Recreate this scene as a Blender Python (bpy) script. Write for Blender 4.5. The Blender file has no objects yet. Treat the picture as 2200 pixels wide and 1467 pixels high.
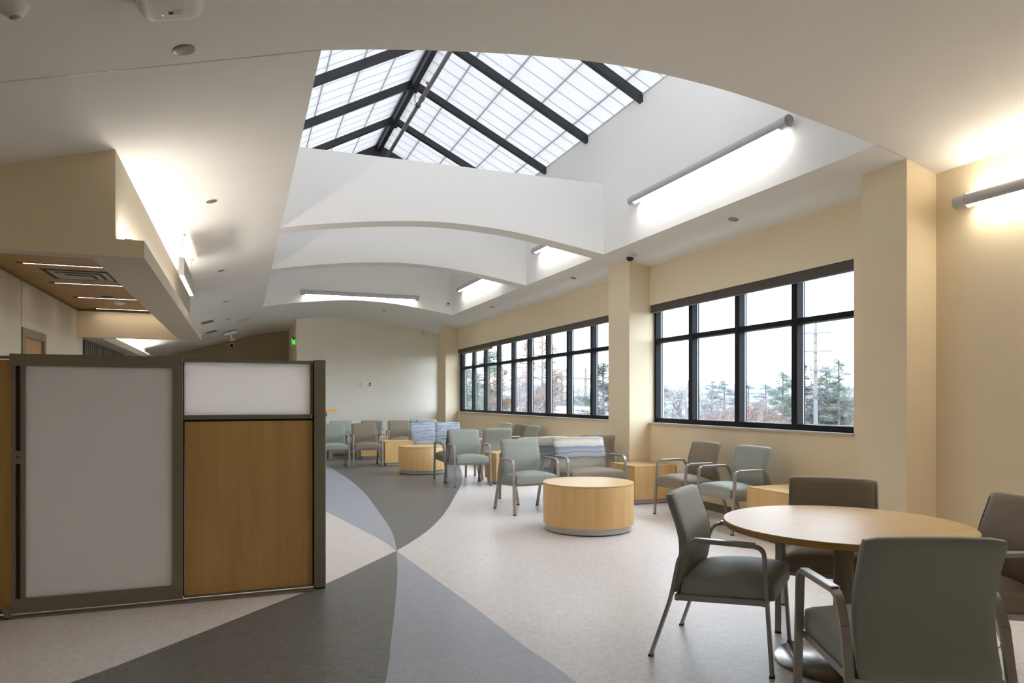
import bpy, bmesh, math, random
from mathutils import Vector, Matrix
D = bpy.data; SC = bpy.context.scene; COL = SC.collection
R = math.radians; PI = math.pi
rnd = random.Random(7)

# ------------------------------------------------------------------ camera, sky, exposure
cam = D.cameras.new('camera'); co = D.objects.new('camera', cam); COL.objects.link(co)
co.location = (0, 0, 1.4); co.rotation_euler = (R(90), 0, -0.3645)
cam.sensor_width = 36.0; cam.lens = 24.89; cam.shift_y = 0.0564; cam.clip_start = 0.05; cam.clip_end = 500
SC.camera = co
w = D.worlds.new('overcast_sky'); SC.world = w; w.use_nodes = True
bg = w.node_tree.nodes['Background']; bg.inputs[0].default_value = (0.87, 0.94, 1.04, 1); bg.inputs[1].default_value = 2.1
SC.view_settings.view_transform = 'Standard'; SC.view_settings.look = 'None'
SC.view_settings.exposure = 2.2; SC.view_settings.gamma = 1.0
SC.view_settings.use_curve_mapping = False
cy = SC.cycles
cy.use_denoising = True; cy.max_bounces = 14; cy.diffuse_bounces = 8; cy.glossy_bounces = 4
cy.transmission_bounces = 8; cy.transparent_max_bounces = 12; cy.sample_clamp_indirect = 6.0
cy.caustics_reflective = False; cy.caustics_refractive = False
E_TUBE, E_COVE, E_STRIP, E_PEND = 6.0, 11.5, 5.0, 4.5

# ------------------------------------------------------------------ materials
def lin(h):
    h = h.lstrip('#'); v = [int(h[i:i + 2], 16) / 255 for i in (0, 2, 4)]
    return tuple(x / 12.92 if x <= .04045 else ((x + .055) / 1.055) ** 2.4 for x in v) + (1,)
def newmat(n):
    m = D.materials.new(n); m.use_nodes = True; nt = m.node_tree
    return m, nt, nt.nodes['Principled BSDF']
def N(nt, t, **kw):
    n = nt.nodes.new(t)
    for k, v in kw.items(): setattr(n, k, v)
    return n
def ramp(nt, stops, interp='LINEAR'):
    r = N(nt, 'ShaderNodeValToRGB'); e = r.color_ramp; e.interpolation = interp
    while len(e.elements) > 1: e.elements.remove(e.elements[-1])
    e.elements[0].position = stops[0][0]; e.elements[0].color = stops[0][1]
    for p, c in stops[1:]:
        q = e.elements.new(p); q.color = c
    return r
def coords(nt, scale=(1, 1, 1), kind='Object'):
    t = N(nt, 'ShaderNodeTexCoord'); m = N(nt, 'ShaderNodeMapping'); m.inputs['Scale'].default_value = scale
    nt.links.new(t.outputs[kind], m.inputs['Vector']); return m.outputs[0]
def plain(n, hexc, rough=.6, metal=0, spec=.4, noise=0, nscale=30, bump=0, bscale=200):
    m, nt, b = newmat(n); c = lin(hexc)
    b.inputs['Base Color'].default_value = c; b.inputs['Roughness'].default_value = rough
    b.inputs['Metallic'].default_value = metal; b.inputs['Specular IOR Level'].default_value = spec
    if noise:
        t = N(nt, 'ShaderNodeTexNoise'); t.inputs['Scale'].default_value = nscale; t.inputs['Detail'].default_value = 4
        nt.links.new(coords(nt), t.inputs['Vector'])
        lo = tuple(max(0, x * (1 - noise)) for x in c[:3]) + (1,); hi = tuple(min(1, x * (1 + noise)) for x in c[:3]) + (1,)
        r = ramp(nt, [(.3, lo), (.7, hi)]); nt.links.new(t.outputs[0], r.inputs[0]); nt.links.new(r.outputs[0], b.inputs['Base Color'])
    if bump:
        t = N(nt, 'ShaderNodeTexNoise'); t.inputs['Scale'].default_value = bscale
        nt.links.new(coords(nt), t.inputs['Vector'])
        p = N(nt, 'ShaderNodeBump'); p.inputs['Strength'].default_value = bump; p.inputs['Distance'].default_value = .002
        nt.links.new(t.outputs[0], p.inputs['Height']); nt.links.new(p.outputs[0], b.inputs['Normal'])
    return m
def emis(n, hexc, s):
    m, nt, b = newmat(n); b.inputs['Base Color'].default_value = (.8, .8, .8, 1)
    b.inputs['Emission Color'].default_value = lin(hexc); b.inputs['Emission Strength'].default_value = s
    return m
def wood(n, a, b_, c_, scale, rough=.4, spec=.4):
    m, nt, b = newmat(n)
    v = coords(nt, scale)
    t = N(nt, 'ShaderNodeTexNoise'); t.inputs['Scale'].default_value = 1; t.inputs['Detail'].default_value = 6; t.inputs['Distortion'].default_value = .6
    nt.links.new(v, t.inputs['Vector'])
    r = ramp(nt, [(.25, lin(a)), (.5, lin(b_)), (.72, lin(c_))]); nt.links.new(t.outputs[0], r.inputs[0])
    nt.links.new(r.outputs[0], b.inputs['Base Color']); b.inputs['Roughness'].default_value = rough; b.inputs['Specular IOR Level'].default_value = spec
    return m
def marmoleum(n, a, b_, c_, rough=.38):
    m, nt, b = newmat(n)
    t = N(nt, 'ShaderNodeTexNoise'); t.inputs['Scale'].default_value = 1; t.inputs['Detail'].default_value = 8; t.inputs['Distortion'].default_value = 1.6
    nt.links.new(coords(nt, (26, 26, 26)), t.inputs['Vector'])
    t2 = N(nt, 'ShaderNodeTexNoise'); t2.inputs['Scale'].default_value = 1; t2.inputs['Detail'].default_value = 3; t2.inputs['Distortion'].default_value = .8
    nt.links.new(coords(nt, (140, 55, 100)), t2.inputs['Vector'])
    r = ramp(nt, [(.3, lin(a)), (.5, lin(b_)), (.7, lin(c_))]); nt.links.new(t.outputs[0], r.inputs[0])
    mx = N(nt, 'ShaderNodeMix', data_type='RGBA', blend_type='MULTIPLY'); mx.inputs[0].default_value = 1
    r2 = ramp(nt, [(.33, (.78, .77, .76, 1)), (.42, (1, 1, 1, 1))]); nt.links.new(t2.outputs[0], r2.inputs[0])
    nt.links.new(r.outputs[0], mx.inputs[6]); nt.links.new(r2.outputs[0], mx.inputs[7])
    nt.links.new(mx.outputs[2], b.inputs['Base Color']); b.inputs['Roughness'].default_value = rough; b.inputs['Specular IOR Level'].default_value = .33
    return m
def wave_fabric(n):
    m, nt, b = newmat(n)
    v = coords(nt)
    sp = N(nt, 'ShaderNodeSeparateXYZ'); nt.links.new(v, sp.inputs[0])
    t = N(nt, 'ShaderNodeTexNoise'); t.inputs['Scale'].default_value = 1; t.inputs['Detail'].default_value = 2
    nt.links.new(coords(nt, (3.2, 3.2, 5)), t.inputs['Vector'])
    ad = N(nt, 'ShaderNodeMath', operation='MULTIPLY_ADD'); ad.inputs[1].default_value = .085
    nt.links.new(t.outputs[0], ad.inputs[0]); nt.links.new(sp.outputs[2], ad.inputs[2])
    mr = N(nt, 'ShaderNodeMapRange'); mr.inputs[1].default_value = .40; mr.inputs[2].default_value = .985
    nt.links.new(ad.outputs[0], mr.inputs[0])
    cr, bl, dk, tp, bd = lin('bab4a7'), lin('959dab'), lin('6c6f76'), lin('a39a8c'), lin('717a88')
    r = ramp(nt, [(0, bd), (.08, dk), (.1, bl), (.17, dk), (.19, tp), (.3, cr), (.40, tp), (.46, dk), (.48, bl), (.56, tp), (.58, dk), (.60, bl), (.69, bd), (.71, cr), (.8, lin('ccc7bc')), (.88, tp), (.93, lin('d5d0c4')), (1, cr)])
    nt.links.new(mr.outputs[0], r.inputs[0]); nt.links.new(r.outputs[0], b.inputs['Base Color'])
    b.inputs['Roughness'].default_value = .6
    return m
def strie_fabric(n):
    m, nt, b = newmat(n)
    t = N(nt, 'ShaderNodeTexNoise'); t.inputs['Scale'].default_value = 1; t.inputs['Detail'].default_value = 5
    nt.links.new(coords(nt, (4, 4, 60)), t.inputs['Vector'])
    r = ramp(nt, [(.3, lin('5f6d80')), (.42, lin('8794a6')), (.5, lin('b3bcc8')), (.58, lin('97a3b4')), (.66, lin('c2bdb4')), (.75, lin('a9b6c6'))])
    nt.links.new(t.outputs[0], r.inputs[0]); nt.links.new(r.outputs[0], b.inputs['Base Color'])
    b.inputs['Roughness'].default_value = .6
    return m
def glass_mat(n):
    m = D.materials.new(n); m.use_nodes = True; nt = m.node_tree; nt.nodes.clear()
    o = N(nt, 'ShaderNodeOutputMaterial'); tr = N(nt, 'ShaderNodeBsdfTransparent'); tr.inputs[0].default_value = (.93, .96, .97, 1)
    gl = N(nt, 'ShaderNodeBsdfGlossy'); gl.inputs['Roughness'].default_value = .02
    fr = N(nt, 'ShaderNodeFresnel'); fr.inputs[0].default_value = 1.35
    ge = N(nt, 'ShaderNodeNewGeometry'); iv = N(nt, 'ShaderNodeMath', operation='SUBTRACT'); iv.inputs[0].default_value = 1; nt.links.new(ge.outputs['Backfacing'], iv.inputs[1])
    ml = N(nt, 'ShaderNodeMath', operation='MULTIPLY'); nt.links.new(fr.outputs[0], ml.inputs[0]); nt.links.new(iv.outputs[0], ml.inputs[1])
    mx = N(nt, 'ShaderNodeMixShader'); nt.links.new(ml.outputs[0], mx.inputs[0]); nt.links.new(tr.outputs[0], mx.inputs[1]); nt.links.new(gl.outputs[0], mx.inputs[2])
    nt.links.new(mx.outputs[0], o.inputs[0]); return m
def frosted(n, col, tcol, mix):
    m = D.materials.new(n); m.use_nodes = True; nt = m.node_tree; nt.nodes.clear()
    o = N(nt, 'ShaderNodeOutputMaterial'); df = N(nt, 'ShaderNodeBsdfDiffuse'); df.inputs[0].default_value = lin(col)
    tl = N(nt, 'ShaderNodeBsdfTranslucent'); tl.inputs[0].default_value = lin(tcol)
    mx = N(nt, 'ShaderNodeMixShader'); mx.inputs[0].default_value = mix
    nt.links.new(df.outputs[0], mx.inputs[1]); nt.links.new(tl.outputs[0], mx.inputs[2]); nt.links.new(mx.outputs[0], o.inputs[0]); return m
def kalwall(n, trans):
    # translucent fibreglass panel with its internal grid (object X runs down the slope, Y along the ridge)
    m = D.materials.new(n); m.use_nodes = True; nt = m.node_tree; nt.nodes.clear()
    o = N(nt, 'ShaderNodeOutputMaterial'); v = coords(nt)
    sp = N(nt, 'ShaderNodeSeparateXYZ'); nt.links.new(v, sp.inputs[0])
    def lines(sock, per, wd):
        dv = N(nt, 'ShaderNodeMath', operation='DIVIDE'); dv.inputs[1].default_value = per; nt.links.new(sock, dv.inputs[0])
        fr = N(nt, 'ShaderNodeMath', operation='FRACT'); nt.links.new(dv.outputs[0], fr.inputs[0])
        lt = N(nt, 'ShaderNodeMath', operation='LESS_THAN'); lt.inputs[1].default_value = wd / per; nt.links.new(fr.outputs[0], lt.inputs[0])
        return lt.outputs[0]
    a = lines(sp.outputs[0], .56, .026); b = lines(sp.outputs[1], .31, .015)
    mxv = N(nt, 'ShaderNodeMath', operation='MAXIMUM'); nt.links.new(a, mxv.inputs[0]); nt.links.new(b, mxv.inputs[1])
    mc = N(nt, 'ShaderNodeMix', data_type='RGBA'); nt.links.new(mxv.outputs[0], mc.inputs[0])
    mc.inputs[6].default_value = trans; mc.inputs[7].default_value = tuple(x * .38 for x in trans[:3]) + (1,)
    tl = N(nt, 'ShaderNodeBsdfTranslucent'); nt.links.new(mc.outputs[2], tl.inputs[0])
    df = N(nt, 'ShaderNodeBsdfDiffuse'); df.inputs[0].default_value = (.5, .5, .5, 1)
    mx = N(nt, 'ShaderNodeMixShader'); mx.inputs[0].default_value = .72
    nt.links.new(df.outputs[0], mx.inputs[1]); nt.links.new(tl.outputs[0], mx.inputs[2]); nt.links.new(mx.outputs[0], o.inputs[0]); return m
def birch_art(n):
    m, nt, b = newmat(n)
    t = N(nt, 'ShaderNodeTexNoise'); t.inputs['Scale'].default_value = 1; t.inputs['Detail'].default_value = 5; t.inputs['Distortion'].default_value = .5
    nt.links.new(coords(nt, (1, 9, .7)), t.inputs['Vector'])
    r = ramp(nt, [(.3, lin('191614')), (.5, lin('2c2723')), (.6, lin('463e38')), (.66, lin('6a6059')), (.72, lin('342e2a'))])
    nt.links.new(t.outputs[0], r.inputs[0]); nt.links.new(r.outputs[0], b.inputs['Base Color']); b.inputs['Roughness'].default_value = .7
    return m

M = {}
M['ceil'] = plain('ceiling_paint', 'e6e5e3', .85, spec=.15, noise=.012, nscale=3)
M['well'] = plain('well_lightened_white', 'eae9e7', .85, spec=.15)  # ceiling white lightened; the colour stands in for brighter light in the well
M['wall'] = plain('tan_wall_paint', 'e8d9bc', .75, spec=.2, noise=.015, nscale=2)
M['wall_far'] = plain('greige_wall_paint', 'eae5da', .75, spec=.2, noise=.012, nscale=2)
M['wall_long'] = plain('corridor_wall_paint', 'c6bda8', .75, spec=.2)
M['wall_brown'] = plain('brown_wall_panel', 'a4957a', .7, spec=.2)
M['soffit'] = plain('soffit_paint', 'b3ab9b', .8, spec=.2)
M['floor'] = marmoleum('cream_marmoleum', 'd4cbc7', 'dfd8d5', 'e8e2df')
M['floor_dark'] = marmoleum('charcoal_marmoleum', '65625f', '716f6b', '7e7b77')
M['floor_blue'] = marmoleum('blue_grey_marmoleum', 'a0a3b0', 'a9acb8', 'b2b5c0')
M['base'] = plain('taupe_rubber_base', '7b6f56', .6)
M['steel'] = plain('brushed_steel_paint', 'a3a09c', .38, metal=.6)
M['glide'] = plain('black_glide', '1c1b1a', .5)
M['green'] = plain('sage_vinyl', '999d95', .58, spec=.3, noise=.04, nscale=250, bump=.1, bscale=400)
M['taupe'] = plain('taupe_vinyl', '8a7d6d', .58, spec=.3, noise=.04, nscale=250, bump=.1, bscale=400)
M['wave'] = wave_fabric('wave_stripe_fabric'); M['strie'] = strie_fabric('blue_strie_fabric')
M['maple'] = wood('maple_laminate', 'dab176', 'e2bb81', 'e8c48e', (16, 16, 1.2))
M['maple_top'] = wood('maple_laminate_top', 'cba670', 'd0ac77', 'd5b27e', (2, 22, 20), rough=.43, spec=.33)
M['maple_edge'] = wood('maple_edge_band', 'a77c3e', 'b0854a', 'b98f56', (3, 3, 60))
M['panel_wood'] = wood('panel_maple', 'bb9054', 'c79d60', 'd0a86c', (9, 9, .7), rough=.45)
M['ceil_wood'] = wood('ceiling_veneer', '86612d', '936d37', '9d773f', (1.2, 9, 9), rough=.45)
M['door_wood'] = wood('door_veneer', 'a17a4b', 'ad8656', 'b79062', (9, 9, .8), rough=.5)
M['chrome_base'] = plain('aluminium_plinth', 'bdbdbd', .35, metal=.35)
M['pframe'] = plain('bronze_grey_frame', '837a69', .5, metal=.15)
M['pdark'] = plain('dark_gap', '17140f', .7)
M['frost'] = frosted('frosted_panel', 'eae7e6', 'e8e5e3', .5)
M['frost2'] = frosted('frosted_transom', 'f4f2f1', 'f4f2f1', .95)
M['black'] = plain('black_window_frame', '1d1f23', .5, spec=.12)
M['shade'] = plain('shade_fascia', '4a443e', .5)
M['shade_cloth'] = plain('shade_cloth', 'a78f72', .8)
M['sill'] = plain('pale_stone_sill', 'bdb6ae', .4)
M['glass'] = glass_mat('window_glass')
M['kal'] = kalwall('translucent_panel', (.452, .446, .442, 1))
M['steel_dark'] = plain('black_steel_beam', '26282c', .45, spec=.5)
M['pipe'] = plain('grey_pipe', '7b7a7a', .45, metal=.5)
M['white'] = plain('white_plastic', 'dcdad6', .45)
M['offwhite'] = plain('offwhite_plastic', 'c9c4bd', .5)
M['alu'] = plain('satin_aluminium', 'b3b4b5', .4, metal=.2)
M['nickel'] = plain('satin_nickel_cap', '9a938a', .35, metal=.6)
M['lens'] = emis('fluorescent_lens', 'fffbf4', E_TUBE)
M['lens_updown'] = emis('updown_lens', 'fff3e0', 6.5)
M['lens_low'] = emis('cove_lens', 'fff6ea', E_COVE)
M['lens_strip'] = emis('recessed_strip_lens', 'fff0dd', E_STRIP)
M['lens_pend'] = emis('pendant_lens', 'fff2e2', E_PEND)
M['exit'] = emis('exit_green', '35d84a', .32)
M['led'] = emis('green_led', '50ff60', .5)
M['diff'] = plain('diffuser_grey', '8f8a83', .5)
M['pgrey'] = plain('pendant_grey', '9a9795', .6)
M['art'] = birch_art('dark_birch_photograph')
M['dome'] = plain('smoked_dome', '121214', .1, spec=.6)
M['grille'] = plain('dark_grille', '2b2a29', .6)
# exterior
M['grass'] = plain('winter_ground', '6b675c', .95, noise=.15, nscale=.6)
M['bark'] = plain('grey_bark', '6d6865', .95)
M['twig'] = plain('bare_twigs', '787170', .95)
M['twig_red'] = plain('russet_twigs', '7d574c', .95)
M['pine'] = plain('pine_needles', '606a5e', .9, noise=.2, nscale=2)
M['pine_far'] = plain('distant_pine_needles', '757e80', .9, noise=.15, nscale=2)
M['rust'] = plain('dead_orange_needles', '87705f', .9, noise=.2, nscale=2)
M['pole'] = plain('weathered_pole', '6b695f', .9, noise=.1, nscale=6)
M['galv'] = plain('galvanised_steel', '606367', .5, metal=.3)
M['wire'] = plain('black_cable', '3a3a40', .6)
M['roof'] = plain('grey_shingles', '45464f', .9)
M['brick'] = plain('orange_siding', '82603f', .8)
M['extwhite'] = plain('white_siding', 'bcbcbc', .7)
M['extglass'] = plain('house_window', '8e99a6', .2)

# ------------------------------------------------------------------ mesh helpers
def box(bm, x0, x1, y0, y1, z0, z1, mi=0):
    vs = [bm.verts.new(p) for p in ((x0, y0, z0), (x1, y0, z0), (x1, y1, z0), (x0, y1, z0), (x0, y0, z1), (x1, y0, z1), (x1, y1, z1), (x0, y1, z1))]
    fs = [(3, 2, 1, 0), (4, 5, 6, 7), (0, 1, 5, 4), (1, 2, 6, 5), (2, 3, 7, 6), (3, 0, 4, 7)]
    out = []
    for f in fs:
        q = bm.faces.new([vs[i] for i in f]); q.material_index = mi; out.append(q)
    return vs, out
def rbox(x0, x1, y0, y1, z0, z1, r=.004, seg=2):
    bm = bmesh.new(); box(bm, x0, x1, y0, y1, z0, z1)
    bmesh.ops.bevel(bm, geom=bm.edges[:], offset=r, segments=seg, affect='EDGES', profile=.5)
    return bm
def bmn(*boxes):
    bm = bmesh.new()
    for b in boxes: box(bm, *b)
    return bm
def cyl(bm, p0, p1, r0, r1=None, n=20, cap=True):
    r1 = r0 if r1 is None else r1
    p0, p1 = Vector(p0), Vector(p1); d = (p1 - p0).normalized()
    a = d.orthogonal().normalized(); b = d.cross(a)
    rings = []
    for p, r in ((p0, r0), (p1, r1)):
        rings.append([bm.verts.new(p + (a * math.cos(2 * PI * i / n) + b * math.sin(2 * PI * i / n)) * r) for i in range(n)])
    for i in range(n):
        j = (i + 1) % n; bm.faces.new((rings[0][i], rings[0][j], rings[1][j], rings[1][i]))
    if cap:
        bm.faces.new(rings[0][::-1]); bm.faces.new(rings[1])
def lathe(bm, prof, n=32, o=(0, 0, 0)):
    rings = []
    for r, z in prof:
        if r < 1e-6: rings.append([bm.verts.new((o[0], o[1], o[2] + z))])
        else: rings.append([bm.verts.new((o[0] + r * math.cos(2 * PI * i / n), o[1] + r * math.sin(2 * PI * i / n), o[2] + z)) for i in range(n)])
    for A, B in zip(rings, rings[1:]):
        for i in range(n):
            j = (i + 1) % n
            f = [A[i % len(A)], A[j % len(A)], B[j % len(B)], B[i % len(B)]]
            u = []
            for v in f:
                if v not in u: u.append(v)
            if len(u) >= 3: bm.faces.new(u)
def sweep(bm, pts, hw, th, l):
    # flat bar following pts in the (forward, z) plane at lateral l; hw = half lateral width, th = thickness in plane
    n = len(pts); rings = []
    for i, p in enumerate(pts):
        a = pts[max(i - 1, 0)]; b = pts[min(i + 1, n - 1)]
        t = Vector((b[0] - a[0], b[1] - a[1])).normalized(); nn = Vector((-t[1], t[0])) * th / 2
        q = [(p[0] + nn[0], p[1] + nn[1]), (p[0] - nn[0], p[1] - nn[1])]
        rings.append([bm.verts.new((q[0][0], l - hw, q[0][1])), bm.verts.new((q[0][0], l + hw, q[0][1])), bm.verts.new((q[1][0], l + hw, q[1][1])), bm.verts.new((q[1][0], l - hw, q[1][1]))])
    for A, B in zip(rings, rings[1:]):
        for i in range(4):
            j = (i + 1) % 4; bm.faces.new((A[i], A[j], B[j], B[i]))
    bm.faces.new(rings[0][::-1]); bm.faces.new(rings[-1])
def tube(bm, pts, r, n=8):
    pts = [Vector(p) for p in pts]; rings = []; a = None
    for i, p in enumerate(pts):
        t = (pts[min(i + 1, len(pts) - 1)] - pts[max(i - 1, 0)]).normalized()
        a = t.orthogonal().normalized() if a is None else (a - t * a.dot(t)).normalized()
        b = t.cross(a)
        rings.append([bm.verts.new(p + (a * math.cos(2 * PI * k / n) + b * math.sin(2 * PI * k / n)) * r) for k in range(n)])
    for A, B in zip(rings, rings[1:]):
        for k in range(n): bm.faces.new((A[k], A[(k + 1) % n], B[(k + 1) % n], B[k]))
    bm.faces.new(rings[0][::-1]); bm.faces.new(rings[-1])
def obj(name, bm, mat, parent=None, smooth=None, recalc=True):
    if recalc: bmesh.ops.recalc_face_normals(bm, faces=bm.faces[:])
    me = D.meshes.new(name); bm.to_mesh(me); bm.free()
    for m in (mat if isinstance(mat, (list, tuple)) else [mat]): me.materials.append(m)
    if smooth is not None:
        me.polygons.foreach_set('use_smooth', [True] * len(me.polygons))
        try: me.set_sharp_from_angle(angle=R(smooth))
        except Exception: pass
    o = D.objects.new(name, me); COL.objects.link(o)
    if parent is not None: o.parent = parent
    return o
def tag(o, label=None, cat=None, group=None, kind=None):
    if label: o['label'] = label
    if cat: o['category'] = cat
    if group: o['group'] = group
    if kind: o['kind'] = kind
    return o
def thing(name, label, cat, loc=(0, 0, 0), rz=0, group=None):
    o = D.objects.new(name, None); COL.objects.link(o); o.location = loc; o.rotation_euler = (0, 0, rz); o.empty_display_size = .1
    return tag(o, label, cat, group)
def struct(name, bm, mat, parent=None, smooth=None):
    o = obj(name, bm, mat, parent, smooth)
    if parent is None: o['kind'] = 'structure'
    return o
def kids(o): return [c for c in D.objects if c.parent == o]
def copy_tree(o, parent=None):
    c = o.copy(); COL.objects.link(c)
    if parent is not None: c.parent = parent
    for ch in kids(o): copy_tree(ch, c)
    return c
def dup(root, loc, rot, label, group=None):
    c = copy_tree(root); c.location = loc; c.rotation_euler = rot if isinstance(rot, tuple) else (0, 0, rot); c['label'] = label
    if group: c['group'] = group
    return c

# ------------------------------------------------------------------ ceiling profile (vault across X)
PX = [-2.6, .2, .44, .8, 1.26, 1.69, 2.15, 2.5, 2.88, 3.3, 3.67, 4.0, 4.4, 4.83, 5.17, 5.515, 5.76]
PZ = [2.623, 3.404, 3.471, 3.541, 3.611, 3.665, 3.706, 3.721, 3.715, 3.691, 3.652, 3.606, 3.544, 3.470, 3.401, 3.313, 3.246]
def cz(x):
    for i in range(len(PX) - 1):
        if x <= PX[i + 1] + 1e-9: break
    # Catmull-Rom between the samples
    i = max(0, i); p1, p2 = PZ[i], PZ[i + 1]; h = PX[i + 1] - PX[i]; t = (x - PX[i]) / h
    m1 = (PZ[i + 1] - PZ[i - 1]) / (PX[i + 1] - PX[i - 1]) if i > 0 else (p2 - p1) / h
    m2 = (PZ[i + 2] - PZ[i]) / (PX[i + 2] - PX[i]) if i + 2 < len(PX) else (p2 - p1) / h
    t2, t3 = t * t, t ** 3
    return (2 * t3 - 3 * t2 + 1) * p1 + (t3 - 2 * t2 + t) * h * m1 + (-2 * t3 + 3 * t2) * p2 + (t3 - t2) * h * m2
def slope(x): return (cz(x + .02) - cz(x - .02)) / .04
def xs_between(a, b, step=.12):
    n = max(1, int(math.ceil((b - a) / step))); return [a + (b - a) * i / n for i in range(n + 1)]
def vault_solid(bm, xa, xb, ya, yb, top):
    # solid whose underside follows the vault; top = height or thickness function
    xs = xs_between(xa, xb) if xb > .2 else [xa, xb]
    lo0 = [bm.verts.new((x, ya, cz(x))) for x in xs]; lo1 = [bm.verts.new((x, yb, cz(x))) for x in xs]
    up0 = [bm.verts.new((x, ya, top(x))) for x in xs]; up1 = [bm.verts.new((x, yb, top(x))) for x in xs]
    for i in range(len(xs) - 1):
        bm.faces.new((lo0[i], lo1[i], lo1[i + 1], lo0[i + 1])); bm.faces.new((up0[i], up0[i + 1], up1[i + 1], up1[i]))
        bm.faces.new((lo0[i], lo0[i + 1], up0[i + 1], up0[i])); bm.faces.new((lo1[i], up1[i], up1[i + 1], lo1[i + 1]))
    bm.faces.new((lo0[0], up0[0], up1[0], lo1[0])); bm.faces.new((lo0[-1], lo1[-1], up1[-1], up0[-1]))

XL, XR, XW, XC = .44, 4.83, 5.51, 5.172
Y1, Y2, Y3 = 4.335, 8.854, 18.62
YB, YF, YK = 16.81, 20.6, 24.1            # well end, far wall, corridor end
YS0, YS1 = 5.53, 13.0                     # dropped bulkhead
XS, XU, XI = -.636, -.815, -.975          # its ledge edge, upper wall, inner edge
ZS, ZL = 2.385, 2.505
XLW = -2.42                               # left wall
th = lambda x: cz(x) + .2

# ------------------------------------------------------------------ floor with inlaid colours
def spline(pts, n=10):
    out = []
    for i in range(len(pts) - 1):
        p0 = pts[max(i - 1, 0)]; p1 = pts[i]; p2 = pts[i + 1]; p3 = pts[min(i + 2, len(pts) - 1)]
        for k in range(n):
            t = k / n
            out.append(tuple(.5 * (2 * b + (c - a) * t + (2 * a - 5 * b + 4 * c - d) * t * t + (-a + 3 * b - 3 * c + d) * t ** 3) for a, b, c, d in zip(p0, p1, p2, p3)))
    out.append(pts[-1]); return out
XP = (1.336, 6.495)
c1lo = spline([XP, (.948, 5.98), (.595, 5.523), (.241, 5.143), (-.184, 4.68), (-.519, 4.317), (-.793, 4.043), (-2.2, 2.75), (-2.45, 2.54)])
c1up = spline([XP, (1.621, 6.953), (1.92, 7.511), (2.312, 8.39), (2.792, 9.631), (3.512, 11.591), (4.1, 13.63), (4.62, 15.8), (5.0, 18.0), (5.3, 20.6)])
c2lo = spline([XP, (1.174, 5.672), (.999, 4.89), (.802, 4.057), (.662, 3.488), (.1, 1.4), (-.7, -1.0), (-1.5, -3)])
c2up = spline([XP, (1.431, 7.077), (1.517, 7.789), (1.603, 8.98), (1.711, 10.698), (1.747, 12.572), (1.712, 14.17), (1.662, 15.475), (1.3, 18.5), (.9, 20.6)])
c3lo = spline([XP, (1.404, 5.425), (1.463, 4.536), (1.5, 3.709), (1.546, 3.15), (1.6, 1.0), (1.62, -3)])
c3up = spline([XP, (1.297, 7.051), (1.174, 7.857), (.975, 9.074), (.7, 10.4), (.2, 12.5), (-.8, 15.6), (-2.42, 20.0)])
bm = bmesh.new(); box(bm, XLW - .2, XW + .25, -3.2, YK + .2, -.15, 0)
def inlay(poly, mi, z):
    vs = [bm.verts.new((x, y, z)) for x, y in poly]; f = bm.faces.new(vs); f.material_index = mi
    f.normal_update()
    if f.normal.z < 0: f.normal_flip()
    bmesh.ops.triangulate(bm, faces=[f])
inlay(c1lo[::-1] + c2lo[1:] + [(-2.45, -3)], 1, .0008)
inlay(c1up[::-1] + c2up[1:], 1, .0008)
inlay(c2lo[::-1] + c3lo[1:], 2, .0008)
inlay(c2up[::-1] + c3up[1:] + [(-2.42, 20.6)], 2, .0008)
fl = obj('floor', bm, [M['floor'], M['floor_dark'], M['floor_blue']], recalc=False); fl['kind'] = 'structure'

# ------------------------------------------------------------------ ceiling, skylight well, beams
bm = bmesh.new()
q = .12
vault_solid(bm, XLW - .18, XW + .25, -3.2, Y1 - q, th)
vault_solid(bm, XLW - .18, XL - q, Y1 - q, YS0 + .1, th)
vault_solid(bm, XU - .1, XL - q, YS0 + .1, YS1 - .1, th)
vault_solid(bm, XLW - .18, XL - q, YS1 - .1, YB + q, th)
vault_solid(bm, XR + q, XW + .25, Y1 - q, YB + q, th)
vault_solid(bm, XLW - .18, XW + .25, YB + q, YF + .18, th)
vault_solid(bm, XLW - .18, 1.6, YF + .18, YK + .2, th)
struct('ceiling', bm, M['ceil'], smooth=40)
ZE, ZK, XK = 5.28, 6.41, 2.54
SK0, SK1 = 4.80, 14.10
bm = bmesh.new(); vault_solid(bm, XL - .12, XR + .12, Y1 - .12, Y1, lambda x: ZE + .07); struct('wall_skylight_near', bm, M['well'])
bm = bmesh.new(); vault_solid(bm, XL - .12, XR + .12, YB, YB + .12, lambda x: ZE + .07); struct('wall_skylight_far', bm, M['well'])
bm = bmesh.new(); vault_solid(bm, XR, XR + .12, Y1, YB, lambda x: ZE + .07); struct('wall_skylight_right', bm, M['well'])
bm = bmesh.new(); vault_solid(bm, XL - .12, XL, Y1, YB, lambda x: ZE + .07); struct('wall_skylight_left', bm, M['well'])
for i, (a, b) in enumerate(((8.99, 9.31), (11.935, 12.255))):
    bm = bmesh.new(); vault_solid(bm, XL, XR, a, b, lambda x: 4.478)
    o = struct('ceiling_beam', bm, M['well'], smooth=40)
for o in COL.objects:
    if o.name.startswith('wall_skylight') or o.name.startswith('ceiling_beam'):
        o.data.materials.append(M['ceil'])
        for p in o.data.polygons:
            if p.normal.z < -.5: p.material_index = 1
struct('ceiling_lid', bmn((XL - .12, XR + .12, SK1, YB + .12, ZE, ZE + .1), (XL - .12, XR + .12, Y1 - .12, SK0, ZE, ZE + .1)), M['well'])
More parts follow.
